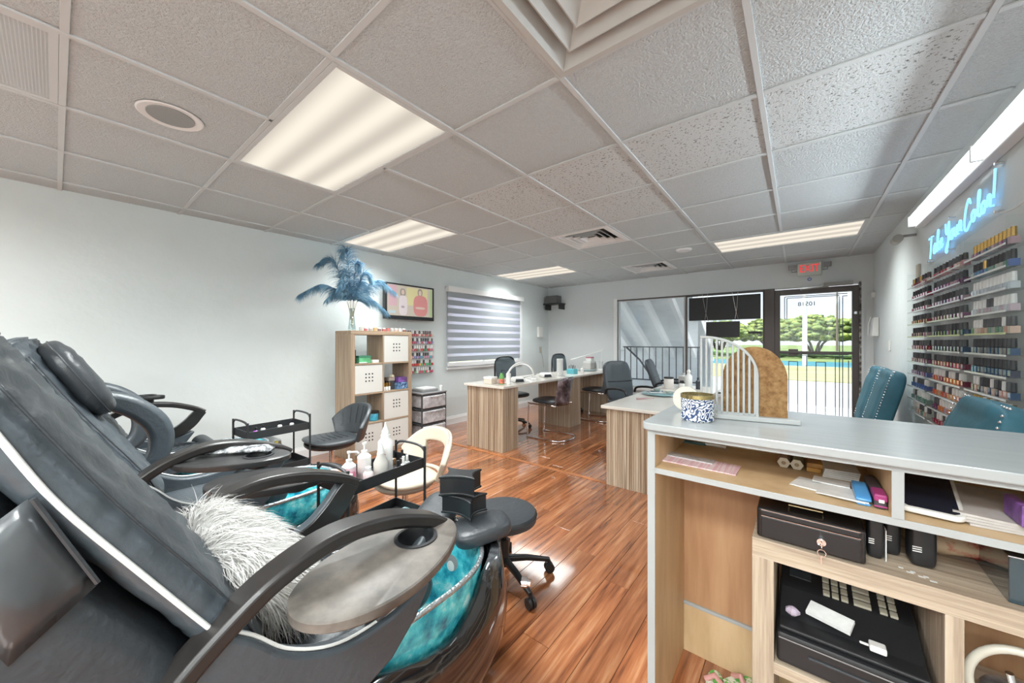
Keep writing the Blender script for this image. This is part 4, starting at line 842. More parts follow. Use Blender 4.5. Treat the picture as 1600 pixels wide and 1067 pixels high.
# ---- drawer tower
t = thing('drawer_tower', 'three-drawer cloudy plastic tower with grey frame right of the cube shelf', 'drawers', (-3.68, 2.92, 0))
DX0, DX1, DY0, DY1 = -3.84, -3.50, 2.70, 3.08; gp = mat('dark grey plastic', (.07, .07, .075), .4)
for k in range(4): B('frame_shelf', gp, t, DX0, DX1, DY0, DY1, k*.18, k*.18+.016, bev=.004)
for x in (DX0, DX1-.016):
    for y in (DY0, DY1-.016): B('post', gp, t, x, x+.016, y, y+.016, .016, .54, bev=.003)
for k in range(3): d = B('drawer', frost, t, DX0+.012, DX1+.012, DY0+.016, DY1-.016, .025+k*.18, .172+k*.18, bev=.012, seg=3); B('handle', frost, d, DX1+.012, DX1+.022, DY0+.12, DY1-.12, .15+k*.18, .165+k*.18)
B('top_panel', mat('grey top', (.3, .3, .31), .5), t, DX0, DX1+.01, DY0-.005, DY1+.005, .556, .57)
tag(B('letter_tray', greyplastic, None, -3.78, -3.56, 2.76, 3.0, .571, .60, bev=.005), 'grey document tray on top of the drawer tower', 'tray'); tag(B('paper_stack', paper, None, -3.77, -3.57, 2.78, 2.98, .6005, .615), 'short stack of paper in the grey tray on the drawer tower', 'paper')
tag(MB().lathe([(.02, 0), (.021, .06), (.015, .065)], (-3.55, 3.035, .571), 14).build('white_cup', wh, sm=True), 'small white cup on the drawer tower corner', 'cup')

# ================================================================ MANICURE DESKS
def pedestal(par, x0, x1, y0, y1, h):
    p = B('pedestal', zebra, par, x0, x1, y0, y1, 0, h, bev=.002)
    mb = MB(); n = int((x1-x0)/.019)
    for k in range(n): a = x0+(x1-x0)*k/n; mb.box(a+.001, a+(x1-x0)/n-.0015, y0-.003, y0, 0, h)
    n = int((y1-y0)/.019)
    for k in range(n): a = y0+(y1-y0)*k/n; mb.box(x1, x1+.003, a+.001, a+(y1-y0)/n-.0015, 0, h)
    mb.build('slat_facing', zebra, p)['kind'] = 'stuff'
t = thing('manicure_desk', 'long striped-wood manicure desk with pale quartz top along the left side', 'desk', (-2.72, 4.4, 0))
for y0, y1 in ((2.96, 3.23), (4.42, 4.72), (5.70, 5.98)): pedestal(t, -3.0, -2.47, y0, y1, .685)
B('desk_top', quartz, t, -3.03, -2.43, 2.93, 6.0, .685, .712, bev=.004)
t = thing('manicure_desk', 'second striped-wood manicure desk just behind the reception counter', 'desk', (-1.0, 3.7, 0))
for y0, y1 in ((2.86, 3.14), (4.4, 4.7)): pedestal(t, -1.255, -.72, y0, y1, .635)
B('desk_top', quartz, t, -1.29, -.68, 2.82, 4.75, .635, .66, bev=.004)
DZ = .713
boxthing('tissue_box', 'beige tissue box at the near end of the long manicure desk', 'box', -2.80, -2.68, 3.02, 3.12, DZ, DZ+.075, mat('beige box', (.62, .55, .47), .5), wh)
b = bottle('pump_bottle', 'green pump bottle with red label on the long desk', -2.60, 3.10, DZ, [(.03, 0), (.032, .003), (.032, .07), (.02, .11), (.014, .125)], mat('green glass', (.12, .32, .08), .15), label=(.01, .06, mat('red orange label', (.6, .16, .1), .5, vscale=40, var=.5))); pump(b, -2.60, 3.10, DZ+.12, blkplastic, 1)
bottle('square_bottle', 'tall white box-shaped bottle at the desk corner', -2.535, 3.14, DZ, [(.026, 0), (.027, .003), (.027, .12), (.015, .125), (.015, .14), (.001, .141)], wh)
t = thing('arch_lamp', 'white arched led lamp standing over the long manicure desk', 'lamp', (-2.62, 3.45, DZ))
A_ = [(-2.60-.0*u, 3.46-.26*cos(pi*u), DZ+.02+.20*sin(pi*u)**.8) for u in [k/24 for k in range(25)]]
MB().tube(A_, .012, 10).build('arch', wh, t, sm='all'); MB().tube([(x, y, z-.011) for x, y, z in A_[2:-2]], .0045, 6).build('led_strip', mat('lamp strip', (.8, .8, .8), .3, emis=(1, 1, 1), es=.5), t)
for s in (-1, 1): MB().lathe([(.04, 0), (.038, .008), (.015, .02)], (-2.60, 3.46+s*.26, DZ), 20).build('foot', wh, t, sm=True)
def dryer(lb, x, y, rz):
    t = thing('nail_dryer', lb, 'nail dryer', (x, y, DZ), 'nail dryers')
    o = MB().loft([[(x+a*s, y+b*q, DZ+h) for a, b in ((-.08, -.07), (.08, -.07), (.08, .07), (-.08, .07))] for h, s, q in ((0, 1, 1), (.03, 1, 1), (.055, .7, .75))]).build('housing', wh, t, bev=.008)
    MB().loft([[(x+.05, y-.05, DZ+.004), (x+.05, y+.05, DZ+.004), (x+.05, y+.04, DZ+.044), (x+.05, y-.04, DZ+.044)], [(x+.083, y-.055, DZ+.004), (x+.083, y+.055, DZ+.004), (x+.08, y+.045, DZ+.036), (x+.08, y-.045, DZ+.036)]]).build('opening', blkplastic, t); t.rotation_euler[2] = rz
dryer('white nail dryer under the arched lamp', -2.62, 3.42, -.6); dryer('white nail dryer beside the paper roll', -2.68, 4.12, -.6)
t = thing('tweezer_stand', 'dark cuticle tools lying behind the first nail dryer', 'tool', (-2.74, 3.8, DZ)); MB().tube([(-2.80, 3.72, DZ+.004), (-2.72, 3.84, DZ+.03), (-2.68, 3.9, DZ+.05)], .004, 6).build('handle', blkmetal, t); MB().tube([(-2.78, 3.76, DZ+.004), (-2.70, 3.82, DZ+.03)], .004, 6).build('blade', chrome, t)
t = thing('paper_roll', 'upright white paper towel roll on the long desk', 'paper roll', (-2.60, 4.36, DZ)); MB().lathe([(.015, 0), (.045, 0), (.045, .235), (.015, .235)], (-2.60, 4.36, DZ), 28).build('roll', paper, t, sm=True); MB().lathe([(.015, .236), (.012, .236), (.012, .20), (.001, .20)], (-2.60, 4.36, DZ), 16).build('core', mat('cardboard', (.4, .3, .2), .8), t)
turq = mat('turquoise box', (.12, .48, .56), .4)
t = boxthing('tool_caddy', 'turquoise box of black-handled tools on the long desk', 'caddy', -2.70, -2.58, 4.72, 4.84, DZ, DZ+.07, turq)
for k in range(5): x, y = -2.68+.022*k, 4.76+.014*(k % 3); MB().cyl((x, y, DZ+.071), (x+.004, y, DZ+.12+.01*(k % 2)), .005, n=8).build('tool_handle', blkplastic, t)
b = bottle('spray_bottle', 'white pump bottle right of the turquoise caddy', -2.50, 4.83, DZ, [(.022, 0), (.024, .003), (.024, .07), (.01, .085)], wh); pump(b, -2.50, 4.83, DZ+.08, wh, 0, .8)
def plate(lb, x, y, z, r): 
    t = thing('glass_turntable', lb, 'tray', (x, y, z), 'round glass trays'); gg = mat('green glass plate', (.20, .34, .36), .06, coat=1, vscale=14, var=.4)
    MB().lathe([(r*.3, 0), (r*.3, .008)], (x, y, z), 24).build('foot', chrome, t); MB().lathe([(r-.005, .008), (r, .011), (r-.005, .015), (.001, .015)], (x, y, z), 48).build('plate', gg, t, sm=True); return t
plate('round green glass tray at the far end of the long desk', -2.74, 5.45, DZ, .17)
t = thing('desk_lamp', 'white folding desk lamp at the far end of the long desk', 'lamp', (-2.62, 5.75, DZ)); MB().lathe([(.06, 0), (.058, .012), (.01, .018)], (-2.62, 5.75, DZ), 20).build('base', wh, t, sm=True); MB().tube([(-2.62, 5.75, DZ+.01), (-2.62, 5.75, DZ+.32)], .007, 8).build('stem', wh, t); MB().sweep([(-2.60, 5.78, DZ+.33), (-2.72, 5.60, DZ+.27), (-2.93, 5.28, DZ+.18)], .03, .012, Vector((.8, .5, 0))).build('lamp_arm', wh, t)
boxthing('storage_box', 'white drawer box on the far end of the long desk', 'box', -2.98, -2.84, 5.80, 5.97, DZ, DZ+.13, mat('pale grey box', (.55, .54, .52), .5), wh); boxthing('storage_box', 'small white box with red band stacked on the drawer box', 'box', -2.95, -2.85, 5.84, 5.95, DZ+.134, DZ+.20, wh, mat('pinkish band', (.5, .15, .18), .5))
t = thing('waste_bin', 'small white bucket beside the boxes on the far desk end', 'bucket', (-2.72, 5.90, DZ)); MB().lathe([(.045, 0), (.06, .13), (.063, .13), (.063, .135), (.057, .135), (.043, .005), (.001, .005)], (-2.72, 5.90, DZ), 24, cap=False).build('bucket', mat('white tin', (.6, .62, .62), .3), t, sm=True)
# on desk three
plate('round glass tray with brushes on the second manicure desk', -1.07, 3.76, .661, .19)
for k, (x, y, a, lb) in enumerate([(-1.10, 3.70, .4, 'thin brush lying across the round glass tray'), (-1.02, 3.80, 1.5, 'second thin brush lying on the round glass tray')]):
    tag(MB().cyl((x-.06*cos(a), y-.06*sin(a), .684), (x+.06*cos(a), y+.06*sin(a), .684), .004, n=8).build('nail_brush', acr if k else wh), lb, 'brush')
cc = glass('dish glass', (.85, .9, .9), .3)
for k, (x, y) in enumerate([(-1.14, 3.84), (-.98, 3.70)]): tag(MB().lathe([(.001, 0), (.03, 0), (.035, .03), (.032, .03), (.028, .004), (.001, .004)], (x, y, .677), 20, cap=False).build('glass_dish', cc, sm=True), ['clear glass dish on the round tray, farther one', 'clear glass dish on the round tray, nearer one'][k], 'dish')
tag(MB().cyl((-1.16, 3.30, .668), (-1.10, 3.36, .668), .006, n=8).cyl((-1.10, 3.36, .668), (-1.04, 3.42, .668), .003, n=6).build('nail_tool', mat('dull rose', (.4, .2, .2), .4)), 'small pinkish nail tool in front of the round tray', 'tool')
bottle('white_jar', 'square-looking white jar with black lid on the second desk', -1.14, 4.28, .661, [(.05, 0), (.052, .003), (.052, .11), (.048, .115)], mat('white jar', (.72, .68, .64), .4), [('lid', [(.052, .114), (.052, .13), (.001, .131)], blkplastic)], cat='jar')
bottle('grey_jar', 'grey jar stacked on a dark one at the back of the second desk', -1.04, 4.50, .661, [(.05, 0), (.05, .05), (.045, .052), (.045, .056), (.05, .058), (.05, .13), (.02, .14), (.02, .165)], mat('grey jar', (.5, .5, .5), .4), [('band', [(.0505, .045), (.0505, .06), (.045, .06)], blkplastic)], cat='jar')
bottle('tall_bottle', 'tall white pump-topped bottle on the second desk', -.96, 4.40, .661, [(.036, 0), (.038, .003), (.038, .14), (.018, .165), (.018, .18)], wh, [('cap', [(.02, .18), (.02, .20), (.008, .215), (.001, .216)], wh)])
bottle('small_jar', 'small white jar with black cap in front of the tall bottle', -1.0, 4.27, .661, [(.028, 0), (.03, .003), (.03, .065), (.02, .07)], wh, [('cap', [(.021, .07), (.021, .10), (.001, .101)], blkplastic)], cat='jar')
bottle('dark_bottle', 'dark bottle beside the tall white one on the second desk', -.87, 4.42, .661, [(.02, 0), (.022, .003), (.022, .09), (.01, .10), (.01, .13), (.001, .131)], leatherd)
# ---- cantilever chairs
shellm = mat('smoky moulded shell', (.05, .045, .05), .12, coat=.8, vscale=9, ramp=[(.4, (.02, .02, .024)), (.55, (.10, .07, .08)), (.7, (.28, .24, .26))])
def cantilever(lb, cx, cy, shm):
    t = thing('cantilever_chair', lb, 'chair', (cx, cy, 0), 'cantilever chairs')
    for s in (-1, 1): pass
    w_, d_ = .19, .22
    P = [(cx+d_, cy-w_, .012), (cx-d_, cy-w_, .012), (cx-d_-.015, cy-w_, .03), (cx-d_, cy-w_, .40), (cx-d_+.03, cy-w_, .42), (cx+d_-.04, cy-w_, .42)]
    Q = [(x, 2*cy-y, z) for x, y, z in P]
    MB().tube(spline(P[::-1]+Q, 4), .010, 8).build('chrome_frame', chrome, t, sm='all')
    MB().ell((cx-.02, cy, .455), (.20, .20, .028), e=3.2, nu=32, nv=10).build('seat', leatherd, t, sm='all')
    def pt(u, v): a = u*.95; rad = .20*(1+.0*v); return Vector((cx+.02+cos(a)*rad+.06*v, cy+sin(a)*rad*1.02, .42+.34*v-.035*v*abs(u)**3))
    vs = []; nu, nv = 20, 8
    for i in range(nu+1):
        for j in range(nv+1): vs.append(pt(-1+2*i/nu, j/nv))
    o = MB().add(vs, [(i*(nv+1)+j, (i+1)*(nv+1)+j, (i+1)*(nv+1)+j+1, i*(nv+1)+j+1) for i in range(nu) for j in range(nv)]).build('backrest', shm, t, sm='all'); md = o.modifiers.new('s', 'SOLIDIFY'); md.thickness = .018; return t
cantilever('chrome cantilever chair with patterned smoky back at the long desk', -2.42, 3.86, shellm)
cantilever('chrome cantilever chair with plain black back farther along the desk', -2.42, 5.18, mat('blue black shell', (.05, .07, .085), .2, coat=.5))
# ---- task chairs behind the long desk
bluleather = mat('dark slate mesh', (.09, .115, .13), .5)
def task(lb, cx, cy, rz):
    t = thing('task_chair', lb, 'chair', (cx, cy, 0), 'task chairs behind the long desk')
    MB().ell((cx, cy, .45), (.20, .20, .035), e=3, nu=28, nv=10).build('seat', leatherd, t, sm='all')
    M = Matrix.Rotation(R(-8), 3, 'Y'); MB().ell((cx-.22, cy, .78), (.025, .18, .19), e=3.5, nu=32, nv=16, M=M, fn=lambda q: q+Vector((-.05*(1-(q.y/.18)**2)+.05, 0, 0))).build('backrest', bluleather, t, sm='all')
    n_ = 30; MB().tube([(cx-.205+0.01, cy+sup(.182, .192, 3.5, 2*pi*j/n_)[0], .78+sup(.182, .192, 3.5, 2*pi*j/n_)[1]) for j in range(n_)], .012, 6, closed=True).build('back_rim', blkplastic, t, sm='all')
    MB().tube([(cx, cy, .42), (cx-.2, cy, .40), (cx-.24, cy, .5), (cx-.23, cy, .66)], .014, 8).build('back_bracket', blkmetal, t); MB().cyl((cx, cy, .07), (cx, cy, .42), .02, n=12).build('gas_lift', blkmetal, t, sm=True); star(t, cx, cy, .24, blkplastic, a0=.5); t.rotation_euler[2] = rz
task('dark task chair behind the near end of the long desk', -3.12, 3.98, R(-12)); task('dark task chair in the far corner behind the long desk', -3.08, 5.42, R(-8))
# ---- padded black client chairs
def client(lb, cx, cy, rz, rake=12):
    t = thing('padded_chair', lb, 'chair', (cx, cy, 0), 'padded black leather chairs')
    M = Matrix.Rotation(R(-rake), 3, 'Y')
    MB().ell((cx-.20, cy, .70), (.04, .21, .25), e=4, nu=36, nv=20, M=M, fn=lambda q: q+Vector((.004*sin(q.y*90) if q.z > .02 else 0, 0, 0))).build('backrest', leather, t, sm='all')
    MB().ell((cx, cy, .44), (.22, .21, .05), e=4, nu=32, nv=10).build('seat', leatherd, t, sm='all')
    MB().tube([(cx-.155, cy-.19, .70), (cx-.150, cy, .695), (cx-.155, cy+.19, .70)], .004, 6).build('back_seam', leatherd, t)
    for s in (-1, 1): MB().tube(spline([(cx+.2, cy+s*.23, .40), (cx+.2, cy+s*.23, .62), (cx-.1, cy+s*.23, .62), (cx-.16, cy+s*.23, .55)], 4), .014, 8).build('armrest', blkplastic, t, sm=True)
    MB().cyl((cx, cy, .07), (cx, cy, .40), .022, n=12).build('gas_lift', blkmetal, t, sm=True); star(t, cx, cy, .27, blkplastic, a0=.9); t.rotation_euler[2] = rz
client('black padded leather chair between the two desks', -1.60, 4.30, R(-28)); client('black padded chair tipped back below the front window', -1.42, 5.35, R(8), 20)

tag(B('wood_board', mat('beige board', (.45, .33, .19), .6), None, -3.045, -3.012, 3.0, 3.2, 0, .36), 'beige board standing against the near pedestal of the long desk', 'board')

# ================================================================ RECEPTION COUNTER
CX0, CX1, CY0, CY1, CT = -.385, 1.05-.36, 1.13, 1.64, .94
t = thing('reception_counter', 'white-topped reception counter with open maple shelves in the right foreground', 'counter', (0, 1.4, 0))
def rr_poly(x0, x1, y0, y1, r):
    P = []
    for cx, cy, a in ((x0+r, y0+r, 180), (x1, y0, 270), (x1, y1, 0), (x0+r, y1-r, 90)):
        if cx == x1: P.append((cx, cy))
        else: P += [(cx+r*cos(R(a+90*k/6)), cy+r*sin(R(a+90*k/6))) for k in range(7)]
    return P
MB().prism(rr_poly(CX0, CX1, CY0, CY1, .03), 'xy', CT-.022, CT).build('counter_top', whitelam, t, bev=.003)
def carc(name, x0, x1, y0, y1, z0, z1, m=maple, edge=True):
    p = B(name, m, t, x0, x1, y0, y1, z0, z1, bev=.001)
    if edge: B('edge_band', whitelam, p, x0-.0008, x1+.0008, y0-.002, y0, z0-.0008, z1+.0008, bev=.0005)
    return p
FYc = 1.15
carc('end_panel', -.368, -.347, FYc, 1.60, 0, CT-.022)
carc('apron', -.347, .68, FYc, FYc+.02, .905, CT-.022, whitelam)
carc('top_board', -.347, .68, FYc+.02, 1.60, .905, CT-.022, maple, False)
carc('shelf_board', -.347, .68, FYc, 1.55, .785, .80)
carc('divider', .163, .181, FYc, 1.55, .80, .905)
B('back_panel', alder, t, -.347, .68, 1.515, 1.53, .19, .785, bev=.001); B('kick_panel', maple, t, -.347, .68, 1.51, 1.53, .0, .178, bev=.001); B('trim_strip', whitelam, t, -.347, .68, 1.508, 1.53, .178, .19, bev=.001)
B('rear_panel', whitelam, t, -.368, .68, 1.60, 1.615, 0, CT-.022, bev=.001); B('shelf_back', maple, t, -.347, .68, 1.55, 1.56, .80, .905, bev=0)
# oak unit under the counter
u = thing('oak_unit', 'washed oak cube unit pushed under the reception counter', 'cabinet', (.25, 1.3, 0))
UX0, UX1, UY0, UY1 = -.098, .66, 1.175, 1.50
B('top_panel', oakx, u, UX0, UX1, UY0, UY1, .610, .66, bev=.001); B('bottom_panel', oakx, u, UX0, UX1, UY0, UY1, .0, .05, bev=.001)
B('side_panel', oakz, u, UX0, UX0+.048, UY0, UY1, .05, .61, bev=.001); B('side_panel', oakz, u, UX1-.048, UX1, UY0, UY1, .05, .61, bev=.001)
B('divider', oakz, u, .245, .272, UY0, UY1, .05, .61, bev=.001); B('middle_shelf', oakx, u, UX0+.048, .245, UY0, UY1, .315, .345, bev=.001); B('middle_shelf', oakx, u, .272, UX1-.048, UY0, UY1, .315, .345, bev=.001)
rs_ = MB()
for q, (x, y) in enumerate([(.185, 1.228), (.196, 1.215), (.203, 1.222), (.213, 1.208), (.222, 1.214), (.229, 1.2)]): rs_.box(x, x+.008+.003*(q % 2), y, y+.006, .660, .6604)
rs_.build('sticker_residue', paper, u)['kind'] = 'stuff'
# cash box
g = thing('cash_box', 'black metal cash box with key in its drawer under the counter', 'cash box', (.02, 1.3, .661))
B('body', mat('gloss black tin', (.012, .012, .013), .22), g, -.088, .126, 1.185, 1.40, .662, .742, bev=.006, seg=3)
B('drawer', blkplastic, g, -.078, .116, 1.178, 1.186, .668, .722, bev=.002); B('upper_panel', blkplastic, g, -.078, .116, 1.180, 1.186, .724, .738, bev=.002)
for z in (.7225, .7382): B('trim_line', chrome, g, -.078, .116, 1.1785, 1.180, z, z+.001, bev=0)
MB().tube([(-.02, 1.225, .742), (-.02, 1.222, .752), (.05, 1.222, .752), (.05, 1.225, .742)], .0028, 8).build('handle', mat('brass handle', (.5, .42, .25), .25, metal=1), g)
k_ = MB().cyl((.045, 1.170, .695), (.045, 1.179, .695), .009, n=18).build('lock', chrome, g, sm=True)
MB().box(.044, .046, 1.155, 1.170, .688, .702).tube([(.045+.008*cos(a), 1.156, .676+.008*sin(a)) for a in [2*pi*q/16 for q in range(16)]], .0012, 6, closed=True).box(.043, .0455, 1.155, 1.1565, .65, .67).build('key', chrome, k_)
# card terminals
def term(lb, x, y, rz, w_=.03, d_=.04, h=.105):
    o = thing('card_reader', lb, 'card reader', (x, y, .661), 'black card readers'); M = Matrix.Translation((x, y, .661+h/2)) @ Matrix.Rotation(rz, 4, 'Z')
    m_ = MB(); m_.T = M; m_.ell((0, 0, 0), (w_/2, d_/2, h/2), e=5, nu=28, nv=12); m_.build('body', blkplastic, o, sm='all'); m_ = MB(); m_.T = M
    for q in range(3): m_.box(-w_*.44, -w_*.1, -d_/2-.001, -d_/2, -.015+q*.005, -.013+q*.005)
    m_.build('label_stripes', whiteplastic, o)
term('black card reader right beside the cash box', .148, 1.255, 0); term('second black card reader from the cash box', .182, 1.30, .1); term('black card reader standing alone with striped label', .228, 1.275, .1, .045, .045)
tag(MB().box(.165, .167, 1.24, 1.27, .6605, .735).build('receipt', paper, None), 'narrow paper slip between two card readers', 'paper')
tag(MB().ell((.30, 1.40, .69), (.09, .05, .03), e=2.5, fn=lambda q: q+Vector((0, 0, .005*sin(q.x*80)))).build('paper_bag', mat('kraft and red bag', (.45, .3, .18), .6, vscale=14, ramp=[(.42, (.45, .06, .04)), (.5, (.55, .4, .26))]), sm='all'), 'crumpled kraft bag with red print behind the card readers', 'bag')
tag(B('glass_case', mat('dark glass', (.02, .045, .06), .06, coat=1), None, .335, .50, 1.20, 1.40, .661, .755, bev=.002), 'dark glass box on the oak unit at the right edge', 'box'); 
MB().box(.334, .50, 1.1985, 1.2, .7545, .7565).build('edge', chrome, bpy.data.objects['glass_case'], w=False)
# cash register
g = thing('cash_register', 'black cash register with beige keypad inside the oak unit', 'cash register', (.09, 1.3, .346))
B('cash_drawer', blkplastic, g, -.045, .238, 1.185, 1.49, .347, .425, bev=.008, seg=3); B('drawer_line', greyplastic, g, -.04, .233, 1.183, 1.186, .412, .414, bev=0); B('drawer_grip', leatherd, g, .02, .16, 1.181, 1.187, .385, .392, bev=.002)
MB().prism([(1.20, .425), (1.49, .425), (1.49, .52), (1.33, .475), (1.24, .44), (1.20, .436)], 'yz', -.04, .233).build('body', blkplastic, g, bev=.004)
def kz(y): return .475+(y-1.33)*(.045/.16)
def keyp(name, x0, x1, y0, y1, mm, h=.006): return MB().add([(x, y, kz(y)+d_) for x in (x0, x1) for y in (y0, y1) for d_ in (0, h)], [(0, 1, 3, 2), (4, 6, 7, 5), (0, 4, 5, 1), (2, 3, 7, 6), (0, 2, 6, 4), (1, 5, 7, 3)]).build(name, mm, g, bev=.001, seg=1)
keym = mat('beige key', (.45, .42, .33), .4)
for blk, (x0, nc, nr) in enumerate(((.055, 3, 5), (.118, 2, 1), (.168, 2, 5))):
    for c_ in range(nc):
        for r_ in range(nr):
            y1 = 1.445-r_*.023; keyp('key', x0+c_*.019, x0+c_*.019+.0145, y1-.0155, y1, keym)
for r_ in range(4): y1 = 1.422-r_*.023; keyp('key', .118, .1525, y1-.0155, y1, keym)
keyp('printer_slot', -.02, .03, 1.37, 1.40, leatherd, .003); keyp('display_label', -.035, .025, 1.43, 1.455, paper, .002)
tag(MB().ell((-.012, 1.245, .457), (.018, .016, .013), e=1.6, nu=7, nv=5).build('crystal', mat('amethyst', (.5, .42, .52), .2)), 'small pale purple crystal on the register ledge', 'crystal')
M = Matrix.Translation((.065, 1.262, .462)) @ Matrix.Rotation(R(-18), 4, 'Z') @ Matrix.Rotation(R(18), 4, 'X'); rv = MB(); rv.T = M
for q in range(5): rv.box(-.045, .045, -.02, .022, q*.002, q*.002+.0012)
tag(rv.build('receipt_pile', paper, None), 'small pile of printed receipts on the register ledge', 'paper')
t2_ = thing('charger', 'white plug charger on the register ledge beside the receipts', 'charger', (.145, 1.23, .45)); B('block', wh, t2_, .135, .165, 1.215, 1.24, .446, .461, bev=.003); B('plug', wh, t2_, .118, .135, 1.224, 1.23, .45, .455)
t2_ = thing('ring_light', 'white ring light standing in the right cube of the oak unit', 'ring light', (.36, 1.26, .42)); MB().tube([(.37+.075*cos(a), 1.255, .455+.085*sin(a)) for a in [2*pi*q/40 for q in range(40)]], .0085, 10, closed=True).build('ring', mat('cream plastic', (.62, .6, .52), .35), t2_, sm='all'); MB().cyl((.37, 1.26, .39), (.35, 1.25, .49), .006).build('stem', chrome, t2_)
tag(MB().ell((.40, 1.33, .385), (.07, .04, .038), e=3).build('gadget_bundle', mat('silver bundle', (.4, .4, .42), .3, metal=.6, vscale=20, var=.6), sm='all'), 'silvery gadget lying behind the ring light', 'gadget')
# items on the upper shelf
ZS = .801
def sheet(name, lb, cx, cy, w_, d_, rz, m, th=.002, z=ZS, cat='paper'):
    mb = MB(); mb.T = Matrix.Translation((cx, cy, z)) @ Matrix.Rotation(rz, 4, 'Z'); mb.box(-w_/2, w_/2, -d_/2, d_/2, 0, th); return tag(mb.build(name, m, None), lb, cat)
lined = mat('lined pink sheet', (.7, .45, .48), .8, stretch=(120, 3, 1), vscale=1, ramp=[(.45, (.70, .45, .50)), (.55, (.78, .62, .64))])
sheet('pink_form', 'pink lined form lying on the left of the counter shelf', -.245, 1.275, .21, .10, -.03, lined, .003); sheet('gift_card', 'long pale gift card lying on the pink form', -.285, 1.305, .15, .045, -.06, mat('pale card', (.55, .55, .56), .6, vscale=60, var=.2), .003, ZS+.0032, 'card')
tag(MB().cyl((-.272, 1.515, ZS+.006), (-.215, 1.512, ZS+.006), .006, n=10).cyl((-.215, 1.512, ZS+.006), (-.205, 1.5115, ZS+.006), .0065, n=10).build('marker', wh, sm=True), 'white marker pen at the back of the counter shelf', 'pen')
sheet('blue_card', 'dark teal card at the very back left of the counter shelf', -.31, 1.52, .08, .03, 0, mat('teal card', (.05, .2, .25), .5), .004, ZS, 'card')
for k, (x, c, lb) in enumerate([(-.035, (.42, .30, .22), 'hexagonal brown box with cream end on the counter shelf'), (-.003, (.22, .24, .14), 'hexagonal olive box with cream and pink end beside the brown one')]):
    h_ = thing('hex_box', lb, 'box', (x, 1.42, ZS), 'hexagonal boxes'); hp = [(x+.0165*cos(R(60*q)), ZS+.0145+.0165*sin(R(60*q))) for q in range(6)]
    MB().prism(hp, 'xz', 1.40, 1.53).build('tube', mat('hexside%d' % k, c, .5, vscale=30, var=.3), h_); MB().prism(hp, 'xz', 1.398, 1.3995).build('end_cap', mat('cream end', (.68, .62, .5), .5), h_); MB().prism([(x+.006*cos(R(60*q)), ZS+.014+.006*sin(R(60*q))) for q in range(6)], 'xz', 1.3972, 1.3979).build('print', mat('red green print', (.35, .25, .15), .5, vscale=150, var=.6), h_)
h_ = thing('orange_box', 'open orange-brown box between the hexagonal boxes and receipts', 'box', (.035, 1.44, ZS)); B('box', mat('orange brown', (.42, .22, .06), .5, vscale=20, var=.4), h_, .02, .06, 1.41, 1.53, ZS, ZS+.024, bev=.003); B('flap', mat('orange flap', (.6, .33, .08), .5), h_, .02, .055, 1.40, 1.41, ZS, ZS+.012)
for k in range(5): sheet('receipt_book', ['lowest', 'second', 'middle', 'fourth', 'topmost'][k]+' white book in the stack at the back of the counter shelf', .095, 1.43, .075, .12, .02*(k-2), paper, .0045, ZS+.0052*k, 'book')
for k, (x, y, rz, w_, d_, lb) in enumerate([(.035, 1.27, -.25, .09, .085, 'curling grey form sheet on the front left of the shelf pile'), (.085, 1.235, -.12, .09, .085, 'grey printed sheet at the shelf front by the stapler'), (.07, 1.30, -.1, .075, .05, 'small grey slip lying on top of the shelf papers')]):
    for q in range(2 if k < 2 else 1): sheet('form_sheet', lb if q == 0 else lb.replace('sheet', 'backing page'), x+.004*q, y-.003*q, w_, d_, rz+.05*q, paper, .002, ZS+.0024*(2*k+q if k < 2 else 4))
st = mat('blue stapler', (.08, .3, .62), .3)
s_ = thing('stapler', 'bright blue stapler at the front of the counter shelf', 'stapler', (.122, 1.24, ZS)); MB().prism([(1.19, ZS), (1.28, ZS), (1.28, ZS+.008), (1.19, ZS+.006)], 'yz', .11, .134).build('base', st, s_, bev=.002); MB().prism([(1.188, ZS+.01), (1.285, ZS+.012), (1.285, ZS+.03), (1.20, ZS+.022), (1.188, ZS+.016)], 'yz', .108, .136).build('arm', st, s_, bev=.004, sm=True)
s_ = thing('glasses_case', 'dark pouch with magenta flap right of the blue stapler', 'pouch', (.15, 1.25, ZS)); B('body', mat('dark pouch', (.07, .06, .07), .6), s_, .139, .161, 1.185, 1.35, ZS, ZS+.034, bev=.006, seg=3); B('flap', mat('magenta', (.35, .04, .18), .5), s_, .1385, .1615, 1.182, 1.24, ZS+.018, ZS+.035, bev=.004); B('strap', mat('magenta', (.35, .04, .18), .5), s_, .1385, .1615, 1.183, 1.186, ZS+.005, ZS+.009); B('buckle', wh, s_, .146, .156, 1.180, 1.183, ZS+.016, ZS+.024)
s_ = thing('tablet', 'white-framed tablet with dark glass lying on the counter shelf', 'tablet', (.25, 1.3, ZS))
MT = Matrix.Translation((.241, 1.29, ZS+.027)) @ Matrix.Rotation(R(-7), 4, 'Z') @ Matrix.Rotation(R(9), 4, 'X')
m_ = MB(); m_.T = MT; m_.prism(rr_poly(-.05, .05, -.10, .10, .018)[:7]+[(.032+.018*cos(R(270+15*q)), -.082+.018*sin(R(270+15*q))) for q in range(7)]+[(.05, .10), (-.05, .10)], 'xy', -.008, .004); m_.build('case', wh, s_, bev=.003, sm=True); m_ = MB(); m_.T = MT; m_.prism([(-.042, -.082), (-.034, -.09), (.034, -.09), (.042, -.082), (.042, .095), (-.042, .095)], 'xy', .004, .0048); m_.build('screen', mat('dark screen', (.012, .016, .03), .12), s_)
m_ = MB(); m_.T = Matrix.Translation((.245, 1.30, ZS)); m_.box(-.035, .035, -.06, .08, 0, .014); m_.build('foot', wh, s_, bev=.004)
